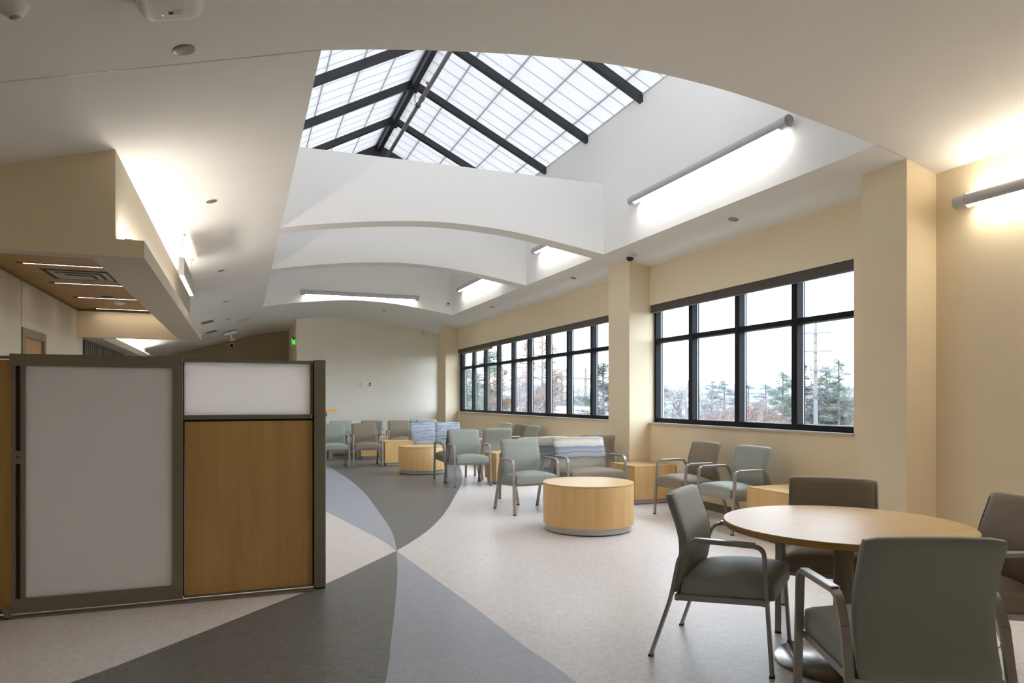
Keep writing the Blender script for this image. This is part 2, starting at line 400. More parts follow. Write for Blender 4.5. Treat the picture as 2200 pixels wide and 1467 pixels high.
# control joint across the ceiling at the near edge of the well
bm = bmesh.new()
for xs in (xs_between(XLW, XL), xs_between(XR, XC)):
    for a, b in zip(xs, xs[1:]):
        vs = [bm.verts.new(p) for p in ((a, Y1 - .012, cz(a) - .0015), (b, Y1 - .012, cz(b) - .0015), (b, Y1, cz(b) - .0015), (a, Y1, cz(a) - .0015))]
        vu = [bm.verts.new(v.co + Vector((0, 0, .01))) for v in vs]
        bm.faces.new(vs); bm.faces.new(vu[::-1])
        for k in range(4): bm.faces.new((vs[k], vs[(k + 1) % 4], vu[(k + 1) % 4], vu[k]))
struct('trim_1', bm, M['offwhite'])

# skylight: ridge, rafters, translucent panels, gable
sk = thing('skylight', 'ridge skylight of white gridded translucent panels on black beams over the ceiling well', 'skylight', (XK, SK0, ZE))
def slab(x0, z0, x1, z1, y0, y1, t):
    # sloped slab in a frame whose local X runs down the slope: mesh made local, object rotated
    L = math.hypot(x1 - x0, z1 - z0); a = math.atan2(z1 - z0, x1 - x0)
    return L, a
def sloped(name, x0, z0, x1, z1, y0, y1, zoff, t, mat, parent, inset=0):
    L, a = slab(x0, z0, x1, z1, y0, y1, t)
    o = obj(name, bmn((inset, L, y0, y1, zoff, zoff + t)), mat, parent)
    o.location = (x0 - XK, -SK0, z0 - ZE); o.rotation_euler = (0, -a, 0); return o
ry = [6.41, 7.96, 9.51, 11.06, 12.61]
for side in (1, -1):
    xe = XR + .02 if side > 0 else XL - .02
    # for the far slope local x still runs outward from the ridge, so flip by rotating about Z
    L = math.hypot(xe - XK, ZE - ZK); a = math.atan2(ZE - ZK, abs(xe - XK))
    def put(o, flip=side):
        o.location = (0, -SK0, ZK - ZE)
        m = Matrix.Translation(o.location) @ (Matrix.Rotation(-a, 4, 'Y') if flip > 0 else Matrix.Scale(-1, 4, (1, 0, 0)) @ Matrix.Rotation(-a, 4, 'Y'))
        o.matrix_basis = m; return o
    def mk(name, y0, y1, z0, z1, mat, l0=0, l1=L):
        bm = bmesh.new(); box(bm, l0, l1, y0, y1, z0, z1)
        if side < 0:
            # mirrored slope: bake the mirrored mesh so that no negative scale is left on the object
            pass
        return bm
    rot = Matrix.Rotation(-a, 4, 'Y') if side > 0 else Matrix.Rotation(PI + a, 4, 'Y')
    for nm, y0, y1, z0, z1, mt in [('panel', SK0, SK1, .05, .09, M['kal'])] + [('rafter', y - .038, y + .038, -.045, .05, M['steel_dark']) for y in ry] + [('eave_angle', SK0, SK1, .03, .05, M['offwhite'])]:
        bm = bmesh.new()
        zz0, zz1 = (z0, z1) if side > 0 else (-z1, -z0)
        if nm == 'eave_angle': box(bm, L - .05, L + .03, y0, y1, zz0, zz1)
        else: box(bm, 0.0, L + .11, y0, y1, zz0, zz1)
        if nm == 'rafter':
            # bottom flange of the beam
            e0, e1 = (-.052, -.045) if side > 0 else (.045, .052)
            box(bm, 0.0, L + .05, (y0 + y1) / 2 - .043, (y0 + y1) / 2 + .043, e0, e1)
        o = obj(nm, bm, mt, sk)
        o.matrix_basis = Matrix.Translation((0, -SK0, ZK - ZE)) @ rot
obj('ridge_beam', bmn((-.04, .04, 0, SK1 - SK0, 1.03, 1.165)), M['steel_dark'], sk)
bm = bmesh.new()
for y0 in (SK1 - SK0 - .03,):
    vs0 = [bm.verts.new(p) for p in ((XL - .1 - XK, y0, -.02), (XR + .1 - XK, y0, -.02), (0, y0, ZK - ZE + .13))]
    vs1 = [bm.verts.new(v.co + Vector((0, .03, 0))) for v in vs0]
    bm.faces.new(vs0[::-1]); bm.faces.new(vs1)
    for k in range(3): bm.faces.new((vs0[k], vs0[(k + 1) % 3], vs1[(k + 1) % 3], vs1[k]))
obj('gable_plate', bm, M['steel_dark'], sk)
obj('ridge_cap', bmn((-.10, .10, -.05, SK1 - SK0 + .05, 1.165, 1.27)), M['steel_dark'], sk)
for y in ry: obj('ridge_plate', bmn((-.07, .07, y - SK0 - .05, y - SK0 + .05, 1.0, 1.06)), M['steel_dark'], sk)
# sprinkler main hanging under the ridge
pi = thing('sprinkler_pipe', 'grey steel sprinkler pipe hung under the skylight ridge', 'pipe', (2.62, 4.34, 6.08))
bm = bmesh.new(); cyl(bm, (0, .0, 0), (0, 10.2, 0), .032, n=14)
for y in (3.4, 6.4): cyl(bm, (0, y, 0), (0, y + .1, 0), .042, n=14)
obj('pipe_run', bm, M['pipe'], pi, 40)
for y in (11.06, ):
    bm = bmesh.new(); cyl(bm, (-.05, y - 4.34, .03), (-.05, y - 4.34, .25), .006, n=8); cyl(bm, (0, y - 4.355, 0), (0, y - 4.325, 0), .044, n=14)
    obj('hanger', bm, M['steel_dark'], pi, 40)
bm = bmesh.new(); cyl(bm, (0, 6.1, .02), (0, 6.1, .09), .012, n=10); cyl(bm, (0, 6.1, .09), (0, 6.1, .1), .03, n=12)
obj('sprinkler_head', bm, M['nickel'], pi, 40)

# ------------------------------------------------------------------ walls
def piece(y0, y1, z0, z1): return (XW, XW + .24, y0, y1, z0, z1)
ZSI, ZWT = 1.045, 2.755
AW0, AW1, BW0, BW1, CW0, CW1 = 5.2, 8.852, 9.47, 18.60, 19.31, 20.5
TOP = 3.34
FILLW0, FILLW1 = 1.10, 2.60  # opening of the added window, out of view, for fill light
struct('wall_right', bmn(piece(-3.2, FILLW0, 0, TOP), piece(FILLW0, FILLW1, 0, ZSI), piece(FILLW0, FILLW1, ZWT, TOP), piece(FILLW1, AW0, 0, TOP), piece(AW0, AW1, 0, ZSI), piece(AW0, AW1, ZWT, TOP), piece(AW1, BW0, 0, TOP),
       piece(BW0, BW1, 0, ZSI), piece(BW0, BW1, ZWT, TOP), piece(BW1, CW0, 0, TOP), piece(CW0, CW1, 0, ZSI), piece(CW0, CW1, ZWT, TOP), piece(CW1, YF + .18, 0, TOP)), M['wall'])
for i, (a, b) in enumerate(((Y1, 4.80), (Y2, 9.47), (Y3, 19.31))):
    struct('column', rbox(XC, XW + .02, a, b, 0, 3.52, .003, 1), M['wall'])
bm = bmesh.new(); vault_solid(bm, 1.43, XW + .24, YF, YF + .18, lambda x: 3.95)
for v in bm.verts:
    if v.co.z < 3.9: v.co.z = 0
struct('wall_far', bm, M['wall_far'])
struct('wall_corridor_side', bmn((1.43, 1.61, YF + .18, YK, 0, 3.9)), M['wall'])
struct('wall_corridor', bmn((XLW - .18, .262, YK, YK + .18, 0, 3.9), (.277, 1.61, YK, YK + .18, 0, 3.9), (.262, .277, YK + .02, YK + .18, 0, 3.9)), M['wall_brown'])
struct('wall_left', bmn((XLW - .18, XLW, -3.2, 9.86, 0, 3.2), (XLW - .18, XLW, 9.86, 10.83, 2.205, 3.2), (XLW - .18, XLW, 10.83, YK, 0, 3.2)), M['wall_long'])
struct('wall_rear', bmn((XLW - .18, XW + .24, -3.2, -3.02, 0, 3.95)), M['wall'])
# baseboards
struct('baseboard_right', bmn((XW - .008, XW, Y1 + .47, Y2, 0, .1), (XW - .008, XW, BW0, Y3, 0, .1), (XW - .008, XW, -3, Y1, 0, .1),
       (XC - .008, XC, Y1, 4.80, 0, .1), (XC - .008, XC, Y2, 9.47, 0, .1), (XC, XW, Y2 - .008, Y2, 0, .1), (XC, XW, Y1 - .008, Y1, 0, .1), (XC, XW, Y3 - .008, Y3, 0, .1)), M['base'])
struct('baseboard_far', bmn((1.44, XC, YF - .008, YF, 0, .1)), M['base'])

# ------------------------------------------------------------------ dropped bulkhead with wood ceiling
bh = struct('ceiling_bulkhead', bmn((XLW - .1, XS, YS0, 5.69, ZS, ZL), (XLW - .1, XU, YS0, 5.69, ZL, 3.20),
       (XI, XS, 5.69, YS1, ZS, ZL), (XI, XU, 5.69, YS1, ZL, 3.28), (XLW - .1, XI, 12.86, YS1, ZS, 3.20)), [M['wall'], M['soffit']])
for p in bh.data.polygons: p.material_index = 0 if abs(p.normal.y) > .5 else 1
struct('ceiling_wood', bmn((XLW, XI, 5.69, 12.86, 2.825, 2.86)), M['ceil_wood'])
struct('trim_2', bmn((XLW, XLW + .012, 5.69, 12.86, 2.795, 2.825), (XLW, XI, 12.848, 12.86, 2.795, 2.825)), M['base'])
struct('ceiling_bulkhead', bmn((XLW, -2.13, 13.25, 20.4, ZS, ZL), (XLW, -2.30, 13.25, 20.4, ZL, 2.72)), M['soffit'])
# door in the long wall
dr = struct('door_1', bmn((XLW - .06, XLW - .015, 9.91, 10.78, .01, 2.15)), M['door_wood'])
struct('door_frame', bmn((XLW - .14, XLW + .018, 9.81, 9.91, 0, 2.25), (XLW - .14, XLW + .018, 10.78, 10.88, 0, 2.25), (XLW - .14, XLW + .018, 9.91, 10.78, 2.15, 2.25)), M['pframe'], dr)
struct('trim_3', bmn((XLW, XLW + .003, 9.805, 9.812, 2.25, 2.795)), M['base'])
# artwork beyond
a = thing('photo_panel', 'long dark photograph panel of bare birch trunks on the wall under the far soffit', 'picture', (XLW, 13.27, .9))
obj('print', bmn((.002, .022, 0, 4.2, 0, 1.47)), M['art'], a)
bm = bmesh.new()
rr = random.Random(3)
for k in range(26):
    y = .1 + 4.0 * k / 26 + rr.uniform(-.05, .05); r = rr.uniform(.006, .02)
    box(bm, .0222, .0232, y - r, y + r, .0, 1.46)
    if k % 3 == 0:
        z = rr.uniform(.95, 1.35)
        tube(bm, [(.0228, y, z), (.0228, y + .12, z + .07), (.0228, y + .25, z + .06)], .006, 4)
obj('pale_trunk', bm, plain('pale_trunk_print', '9b938b', .7), a)

# ------------------------------------------------------------------ windows
def window(idx, y0, y1, mull, xo=0):
    fx0, fx1 = XW + .075, XW + .185
    wd = D.objects.new('window_%d' % idx, None); COL.objects.link(wd); wd['kind'] = 'structure'
    fr = bmn((fx0, fx1, y0, y1, ZSI + .02, ZSI + .085), (fx0, fx1, y0, y1, ZWT - .07, ZWT), (fx0, fx1, y0, y0 + .05, ZSI + .085, ZWT - .07), (fx0, fx1, y1 - .05, y1, ZSI + .085, ZWT - .07))
    obj('window_frame', fr, M['black'], wd)
    for m in mull: obj('mullion', bmn((fx0, fx1, m - .054, m + .032, ZSI + .085, ZWT - .07)), M['black'], wd)
    cuts = [y0 + .05] + [q for m in mull for q in (m - .054, m + .032)] + [y1 - .05]
    bm = bmesh.new(); gl = bmesh.new(); st = bmesh.new()
    for k in range(0, len(cuts), 2):
        a, b = cuts[k], cuts[k + 1]
        box(bm, fx0 + .004, fx1, a, b, 2.21, 2.272)
        box(gl, fx0 + .088, fx0 + .094, a, b, ZSI + .085, 2.21); box(gl, fx0 + .088, fx0 + .094, a, b, 2.272, ZWT - .07)
        for z in (ZSI + .085, 2.272): box(st, fx0 + .07, fx0 + .088, a, b, z, z + .006)
        for z in (2.204, ): box(st, fx0 + .07, fx0 + .088, a, b, z, z + .006)
        box(st, fx0 + .078, fx0 + .088, b - .004, b, ZSI + .085, 2.21); box(st, fx0 + .078, fx0 + .088, b - .004, b, 2.272, ZWT - .07)
    obj('transom', bm, M['black'], wd); obj('window_pane', gl, M['glass'], wd); obj('glazing_bead', st, M['alu'], wd)
    obj('window_sill', bmn((XW - .028, fx0 + .0, y0 + .001, y1 - .001, ZSI, ZSI + .022)), M['sill'], wd)
    return wd
window(1, AW0, AW1, [6.08, 7.03, 7.98])
window(2, BW0, BW1, [9.885 + .955 * k for k in range(10)][1:])
window(3, CW0, CW1, [19.9])
window(4, FILLW0, FILLW1, [1.85])  # added unseen window that brightens the partition and near ceiling
def shade(y0, y1, label, hems, joints):
    t = thing('roller_shade', label, 'window shade', (XW + .03, y0 + .004, ZWT))
    L = y1 - y0 - .008
    obj('fascia', bmn((-.018, .03, 0, L, -.105, -.001)), M['shade'], t)
    if hems:
        for a, b, d in hems: obj('hem_bar', bmn((.006, .02, a - y0, b - y0, -.105 - d, -.105)), M['shade_cloth'], t)
    obj('bottom_rail', bmn((.004, .022, .02, L - .02, -.112, -.105)), M['alu'], t)
    for j in joints: obj('fascia_joint', bmn((-.0195, -.018, j - y0 - .002, j - y0 + .002, -.105, -.001)), M['pdark'], t)
shade(AW0, AW1, 'dark bronze roller shade cassette across the top of the four-light window', None, (8.15,))
shade(BW0, BW1, 'dark bronze roller shade cassette across the top of the ten-light ribbon window', [(15.85, 16.6, .05), (16.62, 17.52, .05), (17.54, 18.3, .05)], (12.4, 15.9))

# ------------------------------------------------------------------ ceiling devices
def on_ceiling(o, x, y, lift=0):
    o.location = (x, y, cz(x) - lift); o.rotation_euler = (0, -math.atan(slope(x)), 0); return o
def cap(x, y, label, r=.05):
    t = thing('concealed_sprinkler', label, 'sprinkler cap', group='concealed sprinkler caps')
    bm = bmesh.new(); lathe(bm, [(0, -.012), (r * .8, -.011), (r, -.007), (r, -.004), (r * .85, -.002), (r * .85, .004)], 24)
    obj('cover_plate', bm, M['nickel'], t, 50)
    return on_ceiling(t, x, y)
cap(-.289, 4.156, 'large satin sprinkler cap beside the ceiling joint and wireless access point', .055)
cap(-.27, 7.267, 'dark oval sprinkler cap in the bright cove glow beside the bulkhead')
cap(-.282, 11.112, 'sprinkler cap just past the lit end of the hanging light box')
cap(-.287, 14.551, 'sprinkler cap between the cove glow and the ceiling grilles')
cap(-.29, 17.75, 'tiny sprinkler cap between the ceiling grilles and the flush round speaker')
cap(3.419, 18.203, 'sprinkler cap in the vault below the far tube light')
cap(5.113, 14.63, 'sprinkler cap over the middle of the long ribbon window')
cap(5.131, 10.593, 'sprinkler cap over the ribbon window just beyond the middle column')
cap(5.127, 6.508, 'pale round sprinkler cap over the four-light window', .055)
# wireless access point
t = thing('access_point', 'white rounded wireless access point with green light on the ceiling', 'access point')
def soft_square(bm, prof, n=48, p=5.0):
    rings = []
    for (hx, hy, z) in prof:
        rg_ = []
        for k in range(n):
            c_, s_ = math.cos(2 * PI * k / n), math.sin(2 * PI * k / n); q = (abs(c_) ** p + abs(s_) ** p) ** (-1 / p)
            rg_.append(bm.verts.new((hx * c_ * q, hy * s_ * q, z)))
        rings.append(rg_)
    for A, B in zip(rings, rings[1:]):
        for k in range(n): bm.faces.new((A[k], A[(k + 1) % n], B[(k + 1) % n], B[k]))
    bm.faces.new(rings[0][::-1]); bm.faces.new(rings[-1])
bm = bmesh.new(); soft_square(bm, [(.04, .045, -.0885), (.09, .10, -.086), (.12, .135, -.078), (.137, .152, -.062), (.142, .158, -.045), (.138, .154, -.022)])
obj('cover', bm, M['white'], t, 60)
obj('mount_plate', rbox(-.11, .11, -.12, .12, -.03, .012, .004, 1), M['offwhite'], t)
obj('status_light', bmn((-.050, -.044, .06, .066, -.088, -.0855)), M['led'], t)
obj('dark_label', bmn((-.02, .0, .03, .055, -.0895, -.0865)), M['grille'], t)
obj('pale_label', bmn((.0, .04, .015, .055, -.0895, -.0855)), M['offwhite'], t)
on_ceiling(t, -.318, 3.55)
t = thing('motion_detector', 'white cone-shaped motion detector with grey lens on the near ceiling', 'motion detector')
bm = bmesh.new(); lathe(bm, [(0, -.050), (.026, -.050), (.030, -.044), (.060, -.016), (.066, -.010), (.066, 0), (.06, .012)], 32); obj('housing', bm, M['white'], t, 40)
bm = bmesh.new(); lathe(bm, [(0, -.058), (.018, -.054), (.025, -.049)], 24); obj('lens', bm, M['steel'], t, 50)
on_ceiling(t, -.925, 3.61)
def grille(x, y, label):
    t = thing('air_grille', label, 'air grille', group='ceiling air grilles')
    obj('grille_frame', bmn((-.15, -.11, -.30, .30, -.012, .004), (.11, .15, -.30, .30, -.012, .004), (-.11, .11, -.30, -.25, -.012, .004), (-.11, .11, .25, .30, -.012, .004)), M['offwhite'], t)
    obj('recess', bmn((-.11, .11, -.25, .25, -.004, .003)), M['grille'], t)
    for k in range(5):
        q = -.073 + .0365 * k; obj('vane', bmn((q - .005, q + .005, -.25, .25, -.012, -.004)), M['offwhite'], t)
    on_ceiling(t, x, y); return t
grille(-.73, 17.35, 'white ceiling air grille beyond the bulkhead, nearer of two')
grille(-.73, 19.75, 'white ceiling air grille beyond the bulkhead, farther of two')
t = thing('ceiling_speaker', 'flush round greige ceiling speaker beyond the air grilles', 'speaker')
bm = bmesh.new(); lathe(bm, [(0, -.006), (.17, -.006), (.19, -.004), (.19, .004)], 40); obj('speaker_grille', bm, M['offwhite'], t, 50); on_ceiling(t, .03, 18.76)
t = thing('access_point', 'white box access point with dangling antenna near the corridor wall', 'access point')
obj('cover', rbox(-.17, .17, -.14, .14, -.10, -.02, .02, 3), M['white'], t, 60); obj('mount_plate', bmn((-.17, .17, -.12, .12, -.02, .006)), M['grille'], t)
bm = bmesh.new(); cyl(bm, (0, 0, -.10), (-.02, 0, -.2), .03, .02, 12); lathe(bm, [(0, -.27), (.07, -.255), (.09, -.235), (.03, -.2), (0, -.2)], 20); obj('antenna', bm, M['white'], t, 50)
on_ceiling(t, -.30, 20.9)
t = thing('ceiling_light', 'slim unlit strip light flush on the corridor ceiling', 'ceiling light')
obj('housing', bmn((-.62, .62, -.05, .05, -.02, .004)), M['offwhite'], t); obj('diffuser', bmn((-.5, .5, -.03, .03, -.03, -.02)), M['white'], t)
on_ceiling(t, -.72, 22.5)
def dome_cam(name, label, loc, rx=0, s=1):
    t = thing(name, label, 'security camera', loc)
    bm = bmesh.new(); lathe(bm, [(0, 0), (.075 * s, 0), (.08 * s, -.02 * s), (.07 * s, -.06 * s), (.055 * s, -.065 * s)], 28); obj('housing', bm, M['white'], t, 40)
    bm = bmesh.new(); lathe(bm, [(0, -.115 * s), (.03 * s, -.107 * s), (.047 * s, -.088 * s), (.052 * s, -.065 * s), (0, -.06 * s)], 28); obj('dome', bm, M['dome'], t, 60)
    t.rotation_euler = (rx, 0, 0) if not isinstance(rx, tuple) else rx
    return t
t = dome_cam('dome_camera', 'white dome camera with smoked lens on the ceiling above the middle column', (5.06, 8.62, cz(5.06) + .005)); t.rotation_euler = (0, -math.atan(slope(5.06)), 0)
dome_cam('dome_camera', 'tan dome camera on the brown corridor wall', (-.30, YK - .005, 3.12), R(-75) * -1 if False else R(-70))
t = thing('bullet_camera', 'small white bullet camera where the far vault meets the wall by the window', 'security camera', (5.0, 20.45, cz(5.0)))
bm = bmesh.new(); cyl(bm, (0, 0, .01), (0, 0, -.05), .035, n=16); cyl(bm, (0, 0, -.05), (.0, -.03, -.09), .016, n=10); obj('mount', bm, M['white'], t, 40)
bm = bmesh.new(); cyl(bm, (0, .04, -.10), (0, -.10, -.13), .045, n=18); obj('camera_body', bm, M['white'], t, 40)
t = thing('wall_camera', 'round white camera with dark eye on the far wall of the skylight well', 'security camera', (4.717, YB, 3.74))
bm = bmesh.new(); cyl(bm, (0, .004, 0), (0, -.03, 0), .055, n=24); cyl(bm, (0, -.03, 0), (0, -.06, 0), .055, .03, 24); obj('housing', bm, M['white'], t, 40)
bm = bmesh.new(); cyl(bm, (0, -.06, 0), (0, -.066, 0), .02, n=16); obj('lens', bm, M['dome'], t, 40)
# wood ceiling: lights, diffuser, detectors
for i, (y, nm) in enumerate(((8.72, 'nearest the bulkhead face'), (10.06, 'just beyond the square diffuser'), (11.38, 'beside the smoke detector'), (12.70, 'closest to the far fascia'))):
    t = thing('recessed_light', 'glowing linear slot light in the wood ceiling, ' + nm, 'recessed light', (-1.66, y, 2.825), group='slot lights in the wood ceiling')
    obj('light_trim', bmn((-.53, .60, -.022, -.013, -.006, .002), (-.53, .60, .013, .022, -.006, .002), (-.53, -.475, -.013, .013, -.006, .002)), M['grille'], t)
    obj('lens', bmn((-.475, .6, -.013, .013, -.004, .002)), M['lens_strip'], t)
t = thing('air_diffuser', 'square stepped air diffuser recessed in the wood ceiling', 'air diffuser', (-1.72, 9.38, 2.825))
obj('dark_surround', bmn((-.34, .34, -.34, -.29, -.004, .002), (-.34, .34, .29, .34, -.004, .002), (-.34, -.29, -.29, .29, -.004, .002), (.29, .34, -.29, .29, -.004, .002)), M['pdark'], t)
for k, s_ in enumerate((.29, .21, .13)):
    bm = bmesh.new(); q = s_ - .06 if k < 2 else 0
    z0 = -.006 - .012 * k
    if k < 2:
        for c in ((-s_, s_, -s_, -q), (-s_, s_, q, s_), (-s_, -q, -q, q), (q, s_, -q, q)): box(bm, *c, z0, z0 + .01)
    else: box(bm, -s_, s_, -s_, s_, z0, z0 + .01)
    obj('diffuser_ring' if k < 2 else 'diffuser_plate', bm, M['diff'], t)
obj('backing', bmn((-.29, .29, -.29, .29, -.003, .0015)), M['grille'], t)
t = thing('smoke_detector', 'white round smoke detector on the wood ceiling', 'smoke detector', (-1.67, 11.05 + .65, 2.825))
bm = bmesh.new(); lathe(bm, [(0, -.05), (.035, -.05), (.06, -.03), (.075, -.024), (.075, -.006), (.085, -.004), (.085, .003)], 32); obj('housing', bm, M['white'], t, 40)
bm = bmesh.new(); lathe(bm, [(0, -.056), (.012, -.055), (.015, -.049)], 16); obj('sensor_button', bm, M['offwhite'], t, 40)
t = thing('speaker_ring', 'dark flush round speaker in the wood ceiling beside the slot light', 'speaker', (-1.75, 11.22, 2.825))
bm = bmesh.new(); lathe(bm, [(0, -.008), (.06, -.008), (.075, -.004), (.075, .003)], 28); obj('speaker_grille', bm, M['grille'], t, 50)

# ------------------------------------------------------------------ tube lights
def tube_light(label, L, loc, rz, up=False, toward=1):
    # local X = along the tube, local -Y = into the room, +Y = wall
    t = thing('wall_tube_light', label, 'wall light', loc, rz, 'tube wall lights')
    r = .056
    def shell(a0, a1, rad, x0, x1, mat, nm, thick=.004):
        bm = bmesh.new(); n = 20; rings = []
        for x in (x0, x1):
            for q in (rad, rad - thick):
                rings.append([bm.verts.new((x, q * math.cos(a0 + (a1 - a0) * k / n), q * math.sin(a0 + (a1 - a0) * k / n))) for k in range(n + 1)])
        A, B, C_, E = rings
        for k in range(n):
            bm.faces.new((A[k], A[k + 1], C_[k + 1], C_[k])); bm.faces.new((B[k], E[k], E[k + 1], B[k + 1]))
            bm.faces.new((A[k], B[k], B[k + 1], A[k + 1])); bm.faces.new((C_[k], C_[k + 1], E[k + 1], E[k]))
        bm.faces.new((A[0], C_[0], E[0], B[0])); bm.faces.new((A[n], B[n], E[n], C_[n]))
        return obj(nm, bm, mat, t, 40)
    e = .10
    # angles in the YZ plane: 0 = wall (+Y), 90 = up, 180 = room, 270 = down
    lo0, lo1 = R(232), R(318)
    if up:
        shell(R(128), lo0, r, -L / 2 + e, L / 2 - e, M['alu'], 'housing')
        shell(R(-42), R(42), r, -L / 2 + e, L / 2 - e, M['alu'], 'back_shell')
        shell(R(42), R(128), r - .003, -L / 2 + e, L / 2 - e, M['lens_updown'], 'lens')
    else:
        shell(R(-42), lo0, r, -L / 2 + e, L / 2 - e, M['alu'], 'housing')
    shell(lo0, lo1, r - .003, -L / 2 + e, L / 2 - e, M['lens_updown' if up else 'lens'], 'lens')
    for s in (-1, 1):
        bm = bmesh.new(); x0 = s * (L / 2 - e); x1 = s * L / 2
        cyl(bm, (x0, 0, 0), (x1, 0, 0), r + .003, n=28, cap=False)
        cyl(bm, (x1, 0, 0), (x1 - s * .012, 0, 0), r + .003, r - .004, 28, cap=False)
        cyl(bm, (x1 - s * .012, 0, 0), (x1 - s * .05, 0, 0), r - .004, .012, 28, cap=False)
        cyl(bm, (x1 - s * .05, 0, 0), (x1 - s * .06, 0, 0), .012, .012, 12)
        cyl(bm, (x0, 0, 0), (x0 - s * .002, 0, 0), r + .003, .0, 28, cap=False)
        obj('end_cap', bm, M['alu'], t, 40)
    for s in (-.36, .36): obj('bracket', bmn((s * L - .04, s * L + .04, r * .7, toward, -.02, .02)), M['alu'], t)
    return t
wl = XR - .085
tube_light('long grey tube light on the skylight well wall above the four-light window', 2.86, (wl, 6.65, 3.985), -PI / 2, toward=.088)
tube_light('grey tube light on the well wall seen below the nearer arched beam', 2.0, (wl, 10.38, 3.975), -PI / 2, toward=.088)
tube_light('grey tube light on the well wall seen below the farther arched beam', 2.82, (wl, 14.56, 3.965), -PI / 2, toward=.088)
tube_light('grey tube light across the end wall of the skylight well', 2.74, (2.615, YB - .085, 3.832), 0, toward=.088)
tube_light('grey tube light glowing above and below on the tan wall beside the near column', 2.86, (XW - .09, 2.65, 2.99), -PI / 2, up=True, toward=.093)
# cove lights on the ledges
def cove(label, x, y0, y1, z):
    t = thing('cove_light', label, 'cove light', (x, y0, z))
    obj('channel', bmn((-.025, .025, 0, y1 - y0, 0, .025)), M['offwhite'], t)
    obj('lens', bmn((-.02, .02, .02, y1 - y0 - .02, .025, .035)), M['lens_low'], t)
cove('cove light strip on the ledge of the near bulkhead', -.745, 5.62, 10.3, ZL)
cove('cove light strip on the ledge of the far soffit', -2.21, 13.6, 20.0, ZL)
# hanging light box
t = thing('pendant_light', 'grey rectangular light box hung on wires beside the bulkhead', 'pendant light', (-.60, 9.1, 2.72))
L = .80
obj('side_panel', bmn((-.026, -.021, -L, L, 0, .19)), M['pgrey'], t); obj('side_panel', bmn((.021, .026, -L, L, 0, .19)), M['pgrey'], t)
for q in (-L, L - .006): obj('end_plate', bmn((-.021, .021, q, q + .006, .0, .19)), M['pgrey'], t)
obj('lens', bmn((-.021, .021, -L + .006, L - .006, .0, .012)), M['lens_pend'], t)
obj('top_lens', bmn((-.021, .021, -L + .006, L - .006, .17, .182)), M['offwhite'], t)
for y in (-.66, .78):
    bm = bmesh.new(); zc = cz(-.60) - 2.72; cyl(bm, (0, y, .18), (0, y, zc), .0025, n=6); cyl(bm, (0, y, zc - .012), (0, y, zc + .006), .03, n=16); obj('hanging_wire', bm, M['offwhite'], t, 40)

# exit sign in the corridor
t = thing('exit_sign', 'green lit EXIT sign bracketed off the corridor corner wall', 'exit sign', (1.37, 21.1, 3.02), R(72))
obj('sign_body', rbox(-.16, .16, -.012, .012, -.11, .11, .004, 1), M['white'], t)
obj('bracket', bmn((-.06, .06, -.02, .02, .11, .15)), M['grille'], t)
fc = D.curves.new('lettering', 'FONT'); fc.body = 'EXIT'; fc.size = .17; fc.align_x = 'CENTER'; fc.align_y = 'CENTER'; fc.extrude = .002
ft = D.objects.new('lettering', fc); COL.objects.link(ft)
dg = bpy.context.evaluated_depsgraph_get(); me = D.meshes.new_from_object(ft.evaluated_get(dg)); D.objects.remove(ft)
for side in (1, -1):
    lo = D.objects.new('lettering', me.copy()); COL.objects.link(lo); lo.parent = t; lo.data.materials.clear(); lo.data.materials.append(M['exit'])
    lo.location = (0, -.0145 * side, 0); lo.rotation_euler = (R(90), 0, 0 if side > 0 else PI)
# two wall plates on the far wall
for x, nm, dk in ((3.19, 'blank white', 0), (3.458, 'dark-socketed', 1)):
    t = thing('wall_plate', nm + ' outlet plate on the far wall', 'wall plate', (x, YF, 1.83))
    obj('plate', rbox(-.04, .04, -.008, .004, -.065, .065, .003, 1), M['white'], t)
    obj('socket', bmn((-.02, .02, -.011, -.008, .01, .045), (-.02, .02, -.011, -.008, -.045, -.01)), M['grille'] if dk else M['offwhite'], t)

# ------------------------------------------------------------------ screen partition with sliding door
Yp = 5.42
t = thing('partition', 'bronze-framed office partition with maple panels, frosted transom and floor track', 'partition', (0, 0, 0))
obj('end_post', rbox(.497, .580, 5.385, 5.475, .012, 1.69, .003, 1), M['pframe'], t)
obj('post_foot', bmn((.50, .577, 5.39, 5.47, 0.001, .012)), M['pdark'], t)
obj('wood_panel', bmn((-.372, .488, Yp, Yp + .05, .032, 1.243)), M['panel_wood'], t)
obj('wood_panel', bmn((XLW + .02, -1.386, Yp, Yp + .05, .04, 1.655)), M['panel_wood'], t)
obj('top_rail', bmn((-.378, .497, Yp - .014, Yp + .056, 1.662, 1.683), (XLW + .01, -1.378, Yp - .014, Yp + .056, 1.662, 1.68)), M['pframe'], t)
obj('transom_frame', bmn((-.378, .480, Yp - .014, Yp + .056, 1.258, 1.288), (.472, .490, Yp - .014, Yp + .056, 1.288, 1.662)), M['pframe'], t)
obj('dark_reveal', bmn((-.378, .492, Yp + .004, Yp + .046, 1.243, 1.258), (.489, .497, Yp + .004, Yp + .046, .03, 1.66), (-.386, -.376, Yp + .004, Yp + .046, .03, 1.66)), M['pdark'], t)
obj('frosted_transom', bmn((-.378, .472, Yp + .014, Yp + .022, 1.288, 1.662)), M['frost2'], t)
obj('bottom_rail', bmn((-.378, .497, Yp - .004, Yp + .05, .018, .032), (XLW + .01, -1.386, Yp - .004, Yp + .05, .02, .04)), M['pframe'], t)
obj('floor_track', bmn((XLW + .01, .497, 5.335, 5.355, .001, .012), (XLW + .01, .497, 5.362, 5.376, .001, .016), (XLW + .01, .497, 5.384, 5.41, .001, .012), (-1.41, -1.385, 5.335, 5.40, .001, .07)), M['pframe'], t)
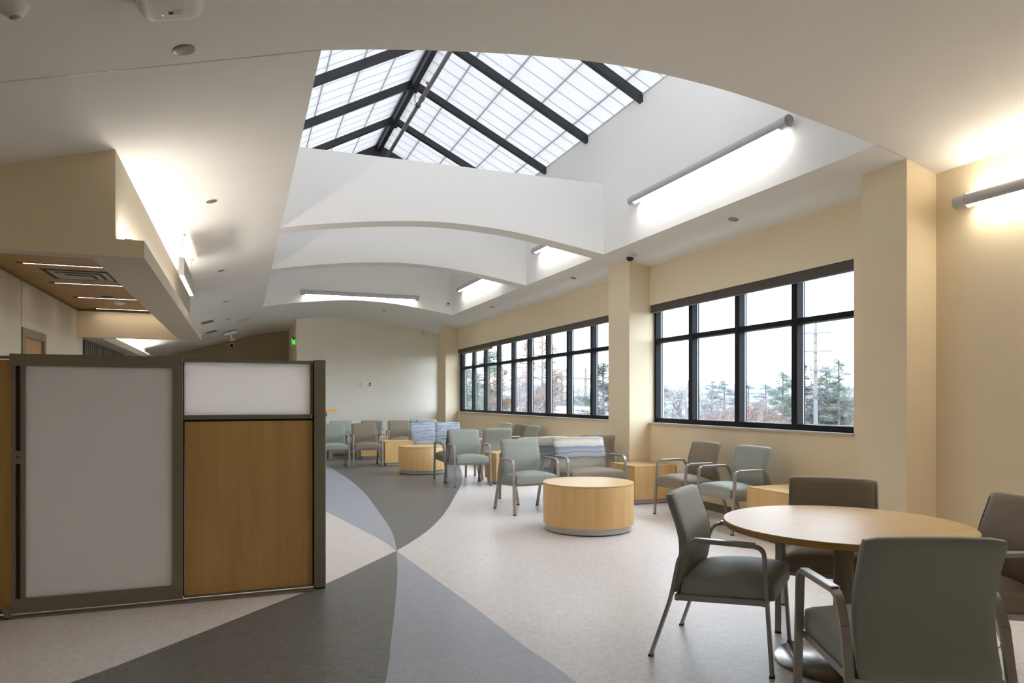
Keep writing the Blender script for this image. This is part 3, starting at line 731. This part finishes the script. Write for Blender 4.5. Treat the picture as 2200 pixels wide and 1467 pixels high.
t = thing('sliding_door', 'frosted white sliding door in a wide bronze frame beside the maple panel', 'sliding door', (-.878, 5.358, .02))
w0, w1 = -.497, .497
obj('top_rail', bmn((w0 - .01, w1, 0, .045, 1.595, 1.672)), M['pframe'], t)
obj('bottom_rail', bmn((w0, w1, 0, .045, .008, .102)), M['pframe'], t)
obj('stile', bmn((.434, w1, .001, .045, .102, 1.595)), M['pframe'], t)
obj('stile', bmn((w0, w0 + .022, .001, .045, .102, 1.595), (w0 + .05, w0 + .075, .001, .045, .102, 1.595), (w0 + .022, w0 + .05, .001, .045, .965, 1.05)), M['pframe'], t)
M['pull'] = plain('bronze_pull', '4f483b', .5)
obj('finger_pull', bmn((w0 + .022, w0 + .05, .03, .045, .102, .965), (w0 + .022, w0 + .05, .03, .045, 1.05, 1.595)), M['pull'], t)
obj('frosted_panel', bmn((w0 + .075, .434, .016, .024, .102, 1.595)), M['frost'], t)
bm = bmesh.new(); cyl(bm, (w0 + .036, .002, 1.008), (w0 + .036, -.006, 1.008), .013, n=20); lk = obj('lock', bm, M['nickel'], t, 40)
bm = bmesh.new(); cyl(bm, (w0 + .036, -.006, 1.008), (w0 + .036, -.007, 1.008), .006, n=14); obj('keyhole', bm, M['pdark'], lk, 40)

# ------------------------------------------------------------------ chairs
def bend(pts, r=.045, n=6):
    out = [pts[0]]
    for i in range(1, len(pts) - 1):
        p0, p1, p2 = (Vector(p) for p in pts[i - 1:i + 2])
        a = (p0 - p1).normalized(); b = (p2 - p1).normalized()
        q0 = p1 + a * r; q2 = p1 + b * r
        for k in range(n + 1):
            s_ = k / n; out.append(tuple((1 - s_) ** 2 * q0 + 2 * s_ * (1 - s_) * p1 + s_ * s_ * q2))
    out.append(pts[-1]); return out
def cushion(l0, l1, fn, nl=10, nt=10, nk=3):
    # rounded pad: fn(u, v, k) -> point, u lateral -1..1, v along -1..1, k thickness -1..1
    bm = bmesh.new()
    box(bm, -1, 1, -1, 1, -1, 1)
    for i in range(1, nl): bmesh.ops.bisect_plane(bm, geom=bm.verts[:] + bm.edges[:] + bm.faces[:], plane_co=(-1 + 2 * i / nl, 0, 0), plane_no=(1, 0, 0))
    for i in range(1, nt): bmesh.ops.bisect_plane(bm, geom=bm.verts[:] + bm.edges[:] + bm.faces[:], plane_co=(0, -1 + 2 * i / nt, 0), plane_no=(0, 1, 0))
    for i in range(1, nk): bmesh.ops.bisect_plane(bm, geom=bm.verts[:] + bm.edges[:] + bm.faces[:], plane_co=(0, 0, -1 + 2 * i / nk), plane_no=(0, 0, 1))
    for v in bm.verts: v.co = Vector(fn(*v.co))
    return bm
def rnd_uv(u, v, k, hu, hv, hk, r):
    # round the edges of a box with half sizes hu, hv, hk by radius r
    p = Vector((u * hu, v * hv, k * hk)); q = Vector((max(-hu + r, min(hu - r, p.x)), max(-hv + r, min(hv - r, p.y)), max(-hk + r, min(hk - r, p.z))))
    d = p - q
    m = max(abs(d.x), abs(d.y), abs(d.z))
    if d.length > 1e-9: d = d.normalized() * m
    return q + d
FR = [(.345, .083), (.40, .100), (.444, .117), (.515, .131), (.60, .138), (.684, .126), (.784, .090), (.885, .052)]
def rear_t(z):
    for (z0, a), (z1, b) in zip(FR, FR[1:]):
        if z <= z1: return a + (b - a) * (z - z0) / (z1 - z0)
    return FR[-1][1]
def smooth_rear(z): return sum(rear_t(z + d) for d in (-.05, -.025, 0, .025, .05)) / 5
def seat_bm(hw, c=0):
    def fn(u, v, k):
        p = rnd_uv(u, v, k, hw, .242, .052, .03 if k > 0 else .012)
        t = .395 + p.y; f = (p.y + .242) / .484
        z = .393 + .030 * f + p.z
        if k > -.5:
            crown = .052 * max(0, 1 - (p.x / hw) ** 2) ** .8 * max(0, 1 - ((p.y - .0) / .27) ** 2)
            z += crown * (k + 1) / 2
        return (t, p.x + c, z)
    return cushion(0, 0, fn, 12, 10, 5)
def back_bm(hw, c=0):
    def fn(u, v, k):
        p = rnd_uv(u, v, k, hw, .27, .0285, .024)
        z = .615 + p.y
        return (smooth_rear(z) + .0285 + p.z, p.x + c, z + .006 * (1 - (p.x / hw) ** 2) * max(0, v))
    return cushion(0, 0, fn, 10, 16, 5)
def seam_bm(hw, sd, c=0):
    bm = bmesh.new(); tube(bm, [(smooth_rear(z) + .0285 + .0235, c + sd * (hw - .012), z) for z in [.36 + .02 * i for i in range(26)]], .0022, 5)
    return bm
FRONT = [(.628, .008), (.594, .55)]
ARM = bend([(.594, .55), (.588, .649), (.205, .651), (.152, .535)], .05)
REAR = bend([(.152, .535), (.111, .332), (0.0, .008)], .06)
def make_chair(label, back, seat, W=.6, two=False):
    root = thing('armchair' if not two else 'two_seat_chair', label, 'chair', (0, 0, 0), 0, 'waiting room armchairs')
    hw = W / 2
    for s in (-1, 1):
        for nm, path, sec in (('leg', FRONT, .017), ('leg', REAR, .017)):
            bm = bmesh.new(); sweep(bm, path, .0175, sec, s * hw); lg = obj(nm, bm, M['steel'], root, 35)
            ft = path[0] if path is FRONT else path[-1]
            obj('foot_glide', bmn((ft[0] - .012, ft[0] + .012, s * hw - .018, s * hw + .018, 0.0, .010)), M['glide'], lg)
        bm = bmesh.new(); sweep(bm, ARM, .0175, .017, s * hw); ar = obj('armrest', bm, M['steel'], root, 35)
        bm = rbox(.235, .545, s * hw - .0195, s * hw + .0195, .6565, .6665, .003, 1); obj('arm_cap', bm, M['steel'], ar)
    x = hw - .0175
    obj('front_rail', bmn((.575, .598, -x, x, .343, .374)), M['steel'], root); obj('back_rail', bmn((.125, .148, -x, x, .315, .346)), M['steel'], root)
    for s in (-1, 1):
        vs = []; bm = bmesh.new()
        for (t_, z_) in ((.148, .317), (.575, .345), (.575, .375), (.148, .349)):
            vs.append((bm.verts.new((t_, s * x - .009 * s, z_)), bm.verts.new((t_, s * x, z_))))
        for i in range(4):
            j = (i + 1) % 4; bm.faces.new((vs[i][0], vs[j][0], vs[j][1], vs[i][1]))
        bm.faces.new([v[0] for v in vs]); bm.faces.new([v[1] for v in vs][::-1])
        obj('side_rail', bm, M['steel'], root)
    cs = [0] if not two else [-hw / 2 + .005, hw / 2 - .005]
    cw = (hw - .025) if not two else hw / 2 - .014
    bw = (hw - .035) if not two else hw / 2 - .012
    for c in cs:
        obj('seat', seat_bm(cw, c), M[seat], root, 60)
        b_ = obj('backrest', back_bm(bw, c), M[back], root, 60)
        [obj('seam', seam_bm(bw, sd, c), M[back], b_, 60) for sd in (-1, 1)]
    return root
proto = {}
def chair(x, y, deg, kind, label):
    spec = {'g': ('green', 'green', .6, False), 't': ('taupe', 'taupe', .6, False), 'W': ('wave', 'taupe', .85, False), 'S': ('strie', 'green', 1.166, True), 's': ('strie', 'green', .6, False)}[kind]
    if kind not in proto:
        o = proto[kind] = make_chair(label, *spec); o.location = (x, y, .001); o.rotation_euler = (0, 0, R(deg)); return o
    return dup(proto[kind], (x, y, .001), R(deg), label)
chair(2.318, 3.534, -50.1, 'g', 'sage green armchair seen side-on at the round table, its seat under the tabletop')
chair(2.361, 1.810, 67.9, 'g', 'sage green armchair seen from behind, nearest at the round table')
chair(3.661, 3.630, -135.0, 't', 'taupe armchair tucked behind the round table, facing the room')
chair(3.916, 2.465, 159, 't', 'taupe armchair at the round table, cut off by the picture edge')
chair(5.337, 7.155, 180, 't', 'taupe armchair against the tan wall below the four-light window')
chair(5.329, 6.302, 181, 'g', 'sage green armchair against the tan wall below the four-light window')
chair(3.337, 8.589, -87.3, 'g', 'sage green armchair standing behind the nearer drum table')
chair(4.247, 8.73, -86.8, 'W', 'wide armchair with wavy striped back and taupe seat behind the nearer drum table')
chair(3.848, 8.77, 93, 'W', 'wide wavy striped armchair turned away, behind the sage chair at the drum table')
chair(4.765, 8.96, 84, 't', 'taupe armchair turned away behind the wavy striped chair by the middle column')
chair(3.472, 11.475, -90, 'g', 'sage green armchair facing the room beside a maple cube, before the blue striped pair')
chair(3.520, 11.52, 95.8, 't', 'taupe armchair back to back behind the sage chair near the farther drum table')
chair(4.22, 11.70, 84, 'g', 'sage green armchair turned away behind the maple cube in mid-room')
chair(1.748, 15.284, -90, 'g', 'sage green armchair half hidden by the partition end post')
chair(2.434, 15.363, -89, 't', 'taupe armchair facing the room between the partition and a maple cube')
chair(2.199, 17.245, -88.4, 'g', 'sage green armchair in the back row, showing between two front chairs')
chair(1.50, 17.245, -90, 't', 'taupe armchair in the back row, mostly hidden by the partition post')
chair(2.99, 17.40, 90, 'g', 'dark sage armchair turned away beside the back-row taupe chair')
chair(3.565, 17.149, -93, 't', 'taupe armchair in the back row beside the blue striped pair')
chair(4.375, 17.62, -95, 'g', 'sage green armchair behind the blue striped pair, top of its back showing')
chair(4.28, 17.80, 90, 's', 'blue striped armchair turned away, a sliver beside the sage back-row chair')
chair(4.008, 15.392, -90.3, 'S', 'two-seat chair with blue striated backs and sage seats')
chair(5.40, 14.31, 180, 'W', 'wavy striped armchair under the long ribbon window by the far wall')
chair(5.40, 13.43, 180, 't', 'taupe armchair under the long ribbon window between two others')
chair(5.40, 12.74, 182, 'g', 'sage green armchair leaning back under the long ribbon window')

# ------------------------------------------------------------------ tables
def cube(x0, y0, label, s=.62, h=.51, s2=None):
    s2 = s2 or s
    t = thing('cube_table', label, 'side table', (x0 + s / 2, y0 + s2 / 2, .001), group='maple cube tables')
    obj('table_body', rbox(-s / 2, s / 2, -s2 / 2, s2 / 2, .065, h - .012, .002, 1), M['maple'], t)
    obj('tabletop', rbox(-s / 2, s / 2, -s2 / 2, s2 / 2, h - .012, h, .002, 1), M['maple_top'], t)
    obj('plinth', bmn((-s / 2 + .03, s / 2 - .03, -s2 / 2 + .03, s2 / 2 - .03, .008, .065)), M['chrome_base'], t)
    obj('plinth_foot', bmn((-s / 2 + .045, s / 2 - .045, -s2 / 2 + .045, s2 / 2 - .045, 0, .008)), M['pdark'], t)
    return t
cube(4.855, 8.17, 'maple cube table in the corner of the middle column and window wall', .63, s2=.65)
cube(4.815, 5.30, 'maple cube table at the tan wall behind the round table', .62, s2=.60)
cube(3.885, 10.90, 'maple cube table beside the mid-room sage chair', .60, s2=.58)
cube(2.80, 14.80, 'maple cube table between the taupe chair and the farther drum table', .62)
cube(2.60, 16.70, 'maple cube table in the back row seen under the taupe chair', .62)
cube(2.12, 17.92, 'maple cube table in shade at the back, seen between chair legs', .62)
cube(4.83, 14.86, 'maple cube table by the ribbon window beside the wavy striped chair', .62, s2=.60)
def drum(x, y, r, label):
    t = thing('drum_table', label, 'coffee table', (x, y, .001), group='round drum tables')
    bm = bmesh.new(); lathe(bm, [(0, .075), (r, .075), (r, .49), (r - .001, .492)], 72); lathe(bm, [(0, .492), (r - .001, .492)], 72); obj('drum_body', bm, M['maple'], t, 40)
    bm = bmesh.new(); lathe(bm, [(0, .492), (r, .492), (r, .508), (r - .002, .51), (0, .51)], 72); obj('tabletop', bm, M['maple_top'], t, 40)
    bm = bmesh.new(); lathe(bm, [(0, .01), (r - .03, .01), (r - .03, .075), (0, .075)], 72); obj('plinth', bm, M['chrome_base'], t, 40)
    bm = bmesh.new(); lathe(bm, [(0, 0), (r - .05, 0), (r - .05, .01), (0, .01)], 48); obj('plinth_foot', bm, M['pdark'], t, 40)
drum(3.50, 6.86, .487, 'round maple drum table on the cream floor, nearer of the two')
drum(3.22, 13.25, .45, 'round maple drum table on the dark floor, farther of the two')
t = thing('round_table', 'round maple pedestal table with four armchairs', 'table', (2.985, 2.885, .001))
bm = bmesh.new(); r = .612; lathe(bm, [(0, .712), (r - .004, .712), (r, .716), (r, .742), (r - .003, .745), (0, .745)], 96)
for f in bm.faces:
    f.material_index = 1 if all(math.hypot(v.co.x, v.co.y) > r - .006 for v in f.verts) else 0
obj('tabletop', bm, [M['maple_top'], M['maple_edge']], t, 30)
bm = bmesh.new(); lathe(bm, [(0, .012), (.05, .012), (.05, .712), (0, .712)], 32); obj('pedestal', bm, M['pframe'], t, 40)  # steel post in the darker frame colour, standing in for shade
bm = bmesh.new(); lathe(bm, [(0, 0), (.35, 0), (.35, .006), (.34, .012), (.07, .018), (.07, .03), (0, .03)], 64); obj('base_disc', bm, plain('polished_disc', '84817d', .22, metal=.9), t, 40)
bm = bmesh.new(); lathe(bm, [(0, .695), (.16, .695), (.16, .712), (0, .712)], 32); obj('mounting_plate', bm, M['grille'], t, 40)
# reception counter end beyond the partition
t = thing('reception_counter', 'raised maple counter end poking out past the partition post', 'counter', (0, 12.1, 0))
obj('countertop', rbox(.2, 1.485, -.03, .35, 1.185, 1.248, .003, 1), M['maple'], t)
obj('counter_wall', bmn((.2, 1.18, .1, .22, 0.001, 1.185)), M['wall_far'], t)
bm = bmesh.new()
vs = [(1.18, 1.185), (1.34, 1.185), (1.34, 1.12), (1.18, .98)]
a0 = [bm.verts.new((x, .14, z)) for x, z in vs]; a1 = [bm.verts.new((x, .18, z)) for x, z in vs]
bm.faces.new(a0); bm.faces.new(a1[::-1])
for k in range(4): bm.faces.new((a0[k], a0[(k + 1) % 4], a1[(k + 1) % 4], a1[k]))
obj('bracket', bm, M['pframe'], t)

# ------------------------------------------------------------------ outdoors
GZ = -5.0
struct('ground', bmn((7.5, 320, -160, 260, GZ - .2, GZ)), M['grass'])
M['forest'] = plain('distant_forest', '6e7379', .95, noise=.25, nscale=.5)
bm = bmesh.new(); rows = []
hr = random.Random(5); ph = [(hr.uniform(0, 6.28), hr.uniform(20, 190), hr.uniform(.15, .45)) for _ in range(22)]
for j in range(7):
    row = []
    for i in range(361):
        an = R(-48) + R(96) * i / 360; rr_ = 118 + 9 * j
        z = GZ + (9.3 * min(1, j / 4) ** .6 + .5 * (sum(am * math.sin(fq * an + p_ + j) for p_, fq, am in ph) + hr.uniform(-.35, .35)) * (1 if j else 0))
        row.append(bm.verts.new((rr_ * math.cos(an + .75), rr_ * math.sin(an + .75), z)))
    rows.append(row)
for A, B in zip(rows, rows[1:]):
    for i in range(360): bm.faces.new((A[i], B[i], B[i + 1], A[i + 1]))
struct('hills', bm, M['forest'])
def bare_tree_meshes(seed, spread=1.0):
    rg = random.Random(seed); bt = bmesh.new(); bw = bmesh.new()
    def seg(bm, p, q, r0, r1, n):
        d = (q - p).normalized(); a = d.orthogonal().normalized(); b = d.cross(a)
        A = [bm.verts.new(p + (a * math.cos(2 * PI * k / n) + b * math.sin(2 * PI * k / n)) * r0) for k in range(n)]
        B = [bm.verts.new(q + (a * math.cos(2 * PI * k / n) + b * math.sin(2 * PI * k / n)) * r1) for k in range(n)]
        for k in range(n): bm.faces.new((A[k], A[(k + 1) % n], B[(k + 1) % n], B[k]))
    def grow(p, d, L, r, lev):
        q = p + d * L
        seg(bt if lev < 2 else bw, p, q, r, r * .68, 6 if lev < 2 else 3)
        if lev >= 6: return
        for k in range((5, 4, 3, 3, 3, 3)[lev]):
            ax = Vector((rg.gauss(0, 1), rg.gauss(0, 1), rg.gauss(0, .5))).normalized()
            nd = (d + ax * rg.uniform(.45, .85) * spread + Vector((0, 0, .16))).normalized()
            grow(p + d * L * rg.uniform(.62, 1.0), nd, L * rg.uniform(.58, .8), r * (.52 if lev else .42), lev + 1)
    grow(Vector((0, 0, 0)), Vector((0, 0, 1)), .26, .016, 0)
    zm = max(v.co.z for v in bw.verts)
    for bm in (bt, bw):
        for v in bm.verts: v.co /= zm
    return bt, bw
def pine_meshes(seed, dense=1.0, wide=.2, ragged=.5, bald=0):
    rg = random.Random(seed); bt = bmesh.new(); bf = bmesh.new()
    cyl(bt, (0, 0, 0), (0, 0, .97), .016, .003, 7)
    n = int(50 * dense)
    for i in range(n):
        z = .22 + .76 * (i / n); w_ = wide * (1.05 - z) ** .75 * rg.uniform(1 - ragged, 1.15); an = rg.uniform(0, 2 * PI)
        d = Vector((math.cos(an), math.sin(an), rg.uniform(-.1, .3)))
        cyl(bt, (0, 0, z), tuple(Vector((0, 0, z)) + d * w_), .0035, .001, 3, False)
        for k in range(3):
            f0 = rg.uniform(.35, .8); b0 = Vector((0, 0, z)) + d * w_ * f0
            cyl(bt, tuple(b0), tuple(b0 + Vector((rg.gauss(0, 1), rg.gauss(0, 1), rg.gauss(.2, .5))).normalized() * w_ * .4), .002, .0008, 3, False)
        if rg.random() < bald: continue
        for k in range(20):
            c = Vector((0, 0, z)) + d * w_ * rg.uniform(.45, 1.08) + Vector((rg.gauss(0, .014), rg.gauss(0, .014), rg.gauss(0, .010)))
            for m in range(14):
                e1 = Vector((rg.gauss(0, 1), rg.gauss(0, 1), rg.gauss(0, .6))).normalized() * rg.uniform(.004, .008); e2 = e1.orthogonal().normalized() * .0012
                c2 = c + Vector((rg.gauss(0, .009), rg.gauss(0, .009), rg.gauss(0, .006)))
                vs = [bf.verts.new(c2 - e1), bf.verts.new(c2 + e2), bf.verts.new(c2 + e1), bf.verts.new(c2 - e2)]; bf.faces.new(vs)
    return bt, bf
def tree_proto(kind):
    if kind in TP: return TP[kind]
    base, seed = kind.split('_')[0], int(kind.split('_')[1])
    if base in ('bare', 'russet', 'tan'):
        a, b = bare_tree_meshes(seed, 1.15 if base != 'bare' else 1.0); m2 = {'bare': M['twig'], 'russet': M['twig_red'], 'tan': M['rust']}[base]; n2 = 'twigs'
    elif base == 'larch': a, b = pine_meshes(seed, 1.7, .34, .7, .45); m2 = M['rust']; n2 = 'foliage'
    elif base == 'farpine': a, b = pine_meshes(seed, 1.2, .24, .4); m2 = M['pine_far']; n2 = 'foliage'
    else: a, b = pine_meshes(seed, 1.7, .22, .45); m2 = M['pine']; n2 = 'foliage'
    r_ = thing('tree', 'x', 'tree'); obj('trunk', a, M['bark'], r_, None, False); obj(n2, b, m2, r_, None, False); TP[kind] = r_; r_['used'] = 0
    return r_
TP = {}
CA, SA = math.cos(.3645), math.sin(.3645)
def tree(px, d, top, kind, label, wide=1.0, rz=0):
    # px: bearing given as the tangent offset used on site plan; d distance along the view axis; top height above floor
    r_ = tree_proto(kind)
    u = (px - 1100) / 1521.0
    X = d * (SA + u * CA); Y = d * (CA - u * SA)
    if r_.get('used'): o = copy_tree(r_)
    else: o = r_; o['used'] = 1
    h = top - GZ
    o.location = (X, Y, GZ); o.scale = (h * wide, h * wide, h); o.rotation_euler = (0, 0, rz); o['label'] = label; o['group'] = 'trees outside the windows'
    return o
TREES = [
 (1002, 48, 3.9, 'pine_11', 'dark pine at the far end of the ribbon window', 1.5), (1050, 44, 4.6, 'pine_12', 'tall green pine behind the orange larches in the ribbon window', 1.6),
 (1078, 34, 2.9, 'larch_21', 'orange larch low in the ribbon window, farthest of its cluster', 1.4), (1110, 31, 5.0, 'bare_2', 'tall bare tree among the orange larches', .55),
 (1132, 32, 4.3, 'larch_22', 'tall orange-tipped larch in the middle of the ribbon window', .95), (1165, 31, 4.6, 'larch_23', 'ragged orange larch beside the mid ribbon-window mullion', .85),
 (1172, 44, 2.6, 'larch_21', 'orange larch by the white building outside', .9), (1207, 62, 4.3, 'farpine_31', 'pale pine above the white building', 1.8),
 (1248, 66, 4.6, 'bare_3', 'thin bare tree near the distant pole', .8), (1296, 42, 3.7, 'pine_13', 'green pine nearest the middle column in the ribbon window', 1.5),
 (1300, 40, .4, 'russet_43', 'low russet tree below the pine near the middle column', 1.1),
 (1185, 95, 3.0, 'bare_4', 'grey bare tree in the distance above the white building', 1.6), (1225, 92, 3.2, 'bare_5', 'grey bare tree in the distance beside the distant pole', 1.6),
 (1268, 95, 3.0, 'bare_2', 'grey bare tree in the distance past the distant pole', 1.6), (1150, 80, 3.2, 'bare_3', 'grey bare tree in the distance behind the larches', 1.6), (1095, 80, 3.5, 'bare_4', 'grey bare tree in the distance left of the larches', 1.6), (1035, 80, 3.5, 'bare_5', 'grey bare tree in the distance at the far window end', 1.6), (985, 70, 3.6, 'bare_2', 'grey bare tree showing in the last pane of the ribbon window', 1.4),
 (1402, 58, 4.2, 'pine_12', 'pine cut by the left frame of the four-light window', 1.2), (1425, 75, 3.0, 'farpine_32', 'pale distant pine in the first pane of the four-light window', 1.6),
 (1463, 62, 3.7, 'bare_4', 'bare tree rising behind the yard lamp', 1.1), (1432, 42, .5, 'tan_41', 'tan bare tree low in the first pane of the four-light window', 1.9), (1466, 44, .6, 'tan_42', 'tan bare tree behind the yard lamp', 1.7),
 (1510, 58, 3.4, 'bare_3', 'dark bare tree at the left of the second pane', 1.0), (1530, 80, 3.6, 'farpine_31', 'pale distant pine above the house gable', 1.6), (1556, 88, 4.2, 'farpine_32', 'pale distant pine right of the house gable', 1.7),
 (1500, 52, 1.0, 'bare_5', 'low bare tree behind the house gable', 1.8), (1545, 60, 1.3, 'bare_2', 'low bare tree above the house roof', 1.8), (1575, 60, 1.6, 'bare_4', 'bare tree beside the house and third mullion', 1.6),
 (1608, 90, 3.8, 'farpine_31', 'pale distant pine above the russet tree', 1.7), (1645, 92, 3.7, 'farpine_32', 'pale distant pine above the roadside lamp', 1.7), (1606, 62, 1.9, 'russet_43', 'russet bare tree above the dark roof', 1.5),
 (1650, 55, 1.1, 'russet_44', 'russet bare tree behind the roadside lamp', 1.6), (1682, 56, 3.8, 'pine_13', 'green pine beside the last mullion of the four-light window', 1.3), (1680, 50, .6, 'bare_3', 'low bare tree beneath the green pine', 1.8),
 (1722, 60, 4.6, 'pine_11', 'green pine behind the utility pole', 1.5), (1775, 62, 4.4, 'pine_12', 'green pine just past the utility pole', 1.3), (1802, 58, 4.9, 'pine_13', 'green pine near the near edge of the four-light window', 1.4),
 (1730, 60, 2.83, 'bare_5', 'bare tree beside the utility pole foot', 1.5), (1768, 63, 2.97, 'bare_2', 'dense bare tree to the side of the utility pole', 1.5), (1800, 58, 2.56, 'bare_4', 'bare tree filling the last pane', 1.5), (1835, 59, 3.56, 'bare_3', 'bare tree cut by the window edge beside the near column', 1.4), (1785, 58, -.6, 'bare_5', 'low bare thicket tree in front of the last pane trees', 2.0), (1745, 59, -.9, 'bare_4', 'low bare thicket tree at the pole foot', 2.0),
]
for i, (px, d, top, kd, lb, wd) in enumerate(TREES): tree(px, d, top, kd, lb, wd, (i * 1.7) % 6.28)
# utility pole
def site(px, d): u = (px - 1100) / 1521.0; return d * (SA + u * CA), d * (CA - u * SA)
X, Y = site(1752, 54)
t = thing('utility_pole', 'tall wooden utility pole with crossarms and switchgear outside the four-light window', 'utility pole', (X, Y, GZ), -.80)
bm = bmesh.new(); cyl(bm, (0, 0, 0), (0, 0, 12.4), .19, .115, 14); obj('pole', bm, M['pole'], t, 40)
bm = bmesh.new(); cyl(bm, (.0, -.20, 0), (0, -.20, 6.4), .16, n=12); obj('conduit_guard', bm, M['galv'], t, 40)
for z, hwid in ((11.45, 1.08), (10.05, 1.2)):
    bm = bmesh.new(); box(bm, -hwid, hwid, -.22, -.12, z - .06, z + .06); ca = obj('crossarm', bm, M['galv'], t)
    for s in (-1, 1):
        bm = bmesh.new(); cyl(bm, (s * hwid * .9, -.14, z - .06), (0, -.16, z - .75), .025, n=6); obj('brace', bm, M['galv'], t)
    if z > 11:
        for s in (-.95, -.78, .78, .95):
            bm = bmesh.new(); cyl(bm, (s * hwid, -.17, z + .06), (s * hwid, -.17, z + .5), .02, n=8); cyl(bm, (s * hwid, -.17, z + .42), (s * hwid, -.17, z + .8), .045, n=10); obj('insulator', bm, M['galv'], t, 40)
for s in (-.12, .12):
    bm = bmesh.new(); cyl(bm, (s, 0, 12.3), (s * 1.4, 0, 13.0), .022, n=8); cyl(bm, (s * 1.4, 0, 12.9), (s * 1.4, 0, 13.4), .045, n=10); obj('insulator', bm, M['galv'], t, 40)
obj('switch_bank', bmn((-.45, 1.4, -.40, -.2, 8.55, 8.70)), M['galv'], t)
for x in (-.35, .1, .5, .9, 1.3):
    bm = bmesh.new(); cyl(bm, (x, -.3, 8.70), (x, -.3, 8.95), .06, n=8); obj('insulator', bm, M['galv'], t, 40)
for x in (-.3, .3, .95):
    bm = bmesh.new(); tube(bm, [(x, -.34, 8.55), (x + .08, -.34, 8.1), (x, -.32, 7.5), (x * .85, -.3, 7.0), (.02, -.28, 6.4)], .026, 6); obj('cable_loop', bm, M['wire'], t)
X2, Y2_ = site(1258, 72)
t = thing('utility_pole', 'distant wooden utility pole above the white building outside the ribbon window', 'utility pole', (X2, Y2_, GZ), -.2)
bm = bmesh.new(); cyl(bm, (0, 0, 0), (0, 0, 9.6), .17, .12, 10); obj('pole', bm, M['pole'], t, 40)
for z in (8.5, 6.6, 4.8): obj('crossarm', bmn((-1.3, 1.0, -.16, -.08, z - .06, z + .06)), M['galv'], t)
for px0, d0, z0, px1, d1, z1, lb in ((1752, 54, 1.2, 2200, 48, .6, 'black service cable running from the utility pole past the near column'), (1752, 54, 1.15, 1380, 78, -.9, 'black service cable crossing low from the utility pole to the house')):
    xa, ya = site(px0, d0); xb, yb = site(px1, d1); pts = []
    for k in range(17):
        s_ = k / 16; pts.append((xa + (xb - xa) * s_, ya + (yb - ya) * s_, z0 + (z1 - z0) * s_ - .5 * 4 * s_ * (1 - s_)))
    bm = bmesh.new(); tube(bm, pts, .018, 5); tag(obj('overhead_wire', bm, M['wire']), lb, 'wire')
# lamps
def lamp(px, d, zt, label, arm):
    x, y = site(px, d); t = thing('street_lamp', label, 'street lamp', (x, y, GZ), -.6)
    bm = bmesh.new(); cyl(bm, (0, 0, 0), (0, 0, zt - GZ), .07, .05, 10); obj('lamp_post', bm, M['galv'] if arm < 0 else M['pole'], t, 40)
    bm = bmesh.new(); tube(bm, [(0, 0, zt - GZ - .3), (arm * .4, 0, zt - GZ), (arm, 0, zt - GZ + .02)], .035, 7); obj('lamp_arm', bm, M['galv'], t, 40)
    bm = bmesh.new(); box(bm, min(arm * 1.0, arm * 1.5), max(arm, arm * 1.5), -.08, .08, zt - GZ - .03, zt - GZ + .05); obj('lamp_head', bm, M['galv'], t)
lamp(1474, 32, 1.35, 'yard lamp with a single arm beside the first mullion of the four-light window', -.4)
lamp(1637, 55, 1.4, 'tan roadside lamp post in front of the russet tree', -.35)
# houses
def house(px, d, ridge, eave, wid, dep, label, rz, gable=True):
    x, y = site(px, d); t = thing('house', label, 'house', (x, y, GZ), rz)
    e, rg = eave - GZ, ridge - GZ
    bm = bmesh.new(); box(bm, -wid / 2, wid / 2, -dep / 2, dep / 2, 0, e)
    a0 = [bm.verts.new(p) for p in ((-wid / 2, -dep / 2, e), (wid / 2, -dep / 2, e), (0, -dep / 2, rg))]; a1 = [bm.verts.new(v.co + Vector((0, dep, 0))) for v in a0]
    bm.faces.new(a0); bm.faces.new(a1[::-1])
    obj('house_wall', bm, M['brick'], t)
    bm = bmesh.new()
    for s in (-1, 1):
        o_ = .4; k = (rg - e) / (wid / 2)
        q = [(0, rg), (s * (wid / 2 + o_), e - k * o_), (s * (wid / 2 + o_), e - k * o_ + .15), (0, rg + .18)]
        b0 = [bm.verts.new((x_, -dep / 2 - .4, z_)) for x_, z_ in q]; b1 = [bm.verts.new((x_, dep / 2 + .4, z_)) for x_, z_ in q]
        bm.faces.new(b0); bm.faces.new(b1[::-1])
        for i in range(4): bm.faces.new((b0[i], b0[(i + 1) % 4], b1[(i + 1) % 4], b1[i]))
    obj('house_roof', bm, M['roof'], t)
    obj('house_window', bmn((-wid * .2, wid * .2, -dep / 2 - .05, -dep / 2, e - 1.2, e - .05)), M['extwhite'], t)
house(1543, 75, -.35, -2.2, 5.2, 8, 'orange-sided house with grey roof in the second pane', -.75)
house(1606, 70, -.3, -3.0, 5.5, 9, 'dark-roofed house below the russet tree', .55)
x, y = site(1214, 50)
t = thing('flat_building', 'long white flat-roofed building outside the ribbon window', 'building', (x, y, GZ), -.28)
obj('building_wall', bmn((-3.0, 1.75, 0, 6, 0, 5.4)), M['extwhite'], t); obj('parapet', bmn((-3.1, 1.85, -.1, 6.1, 5.4, 5.84)), M['extwhite'], t)
obj('building_window', bmn((-2.2, -.2, -.03, 0, 2.2, 3.4)), M['extglass'], t)
for o in D.objects:
    if 'used' in o: del o['used']
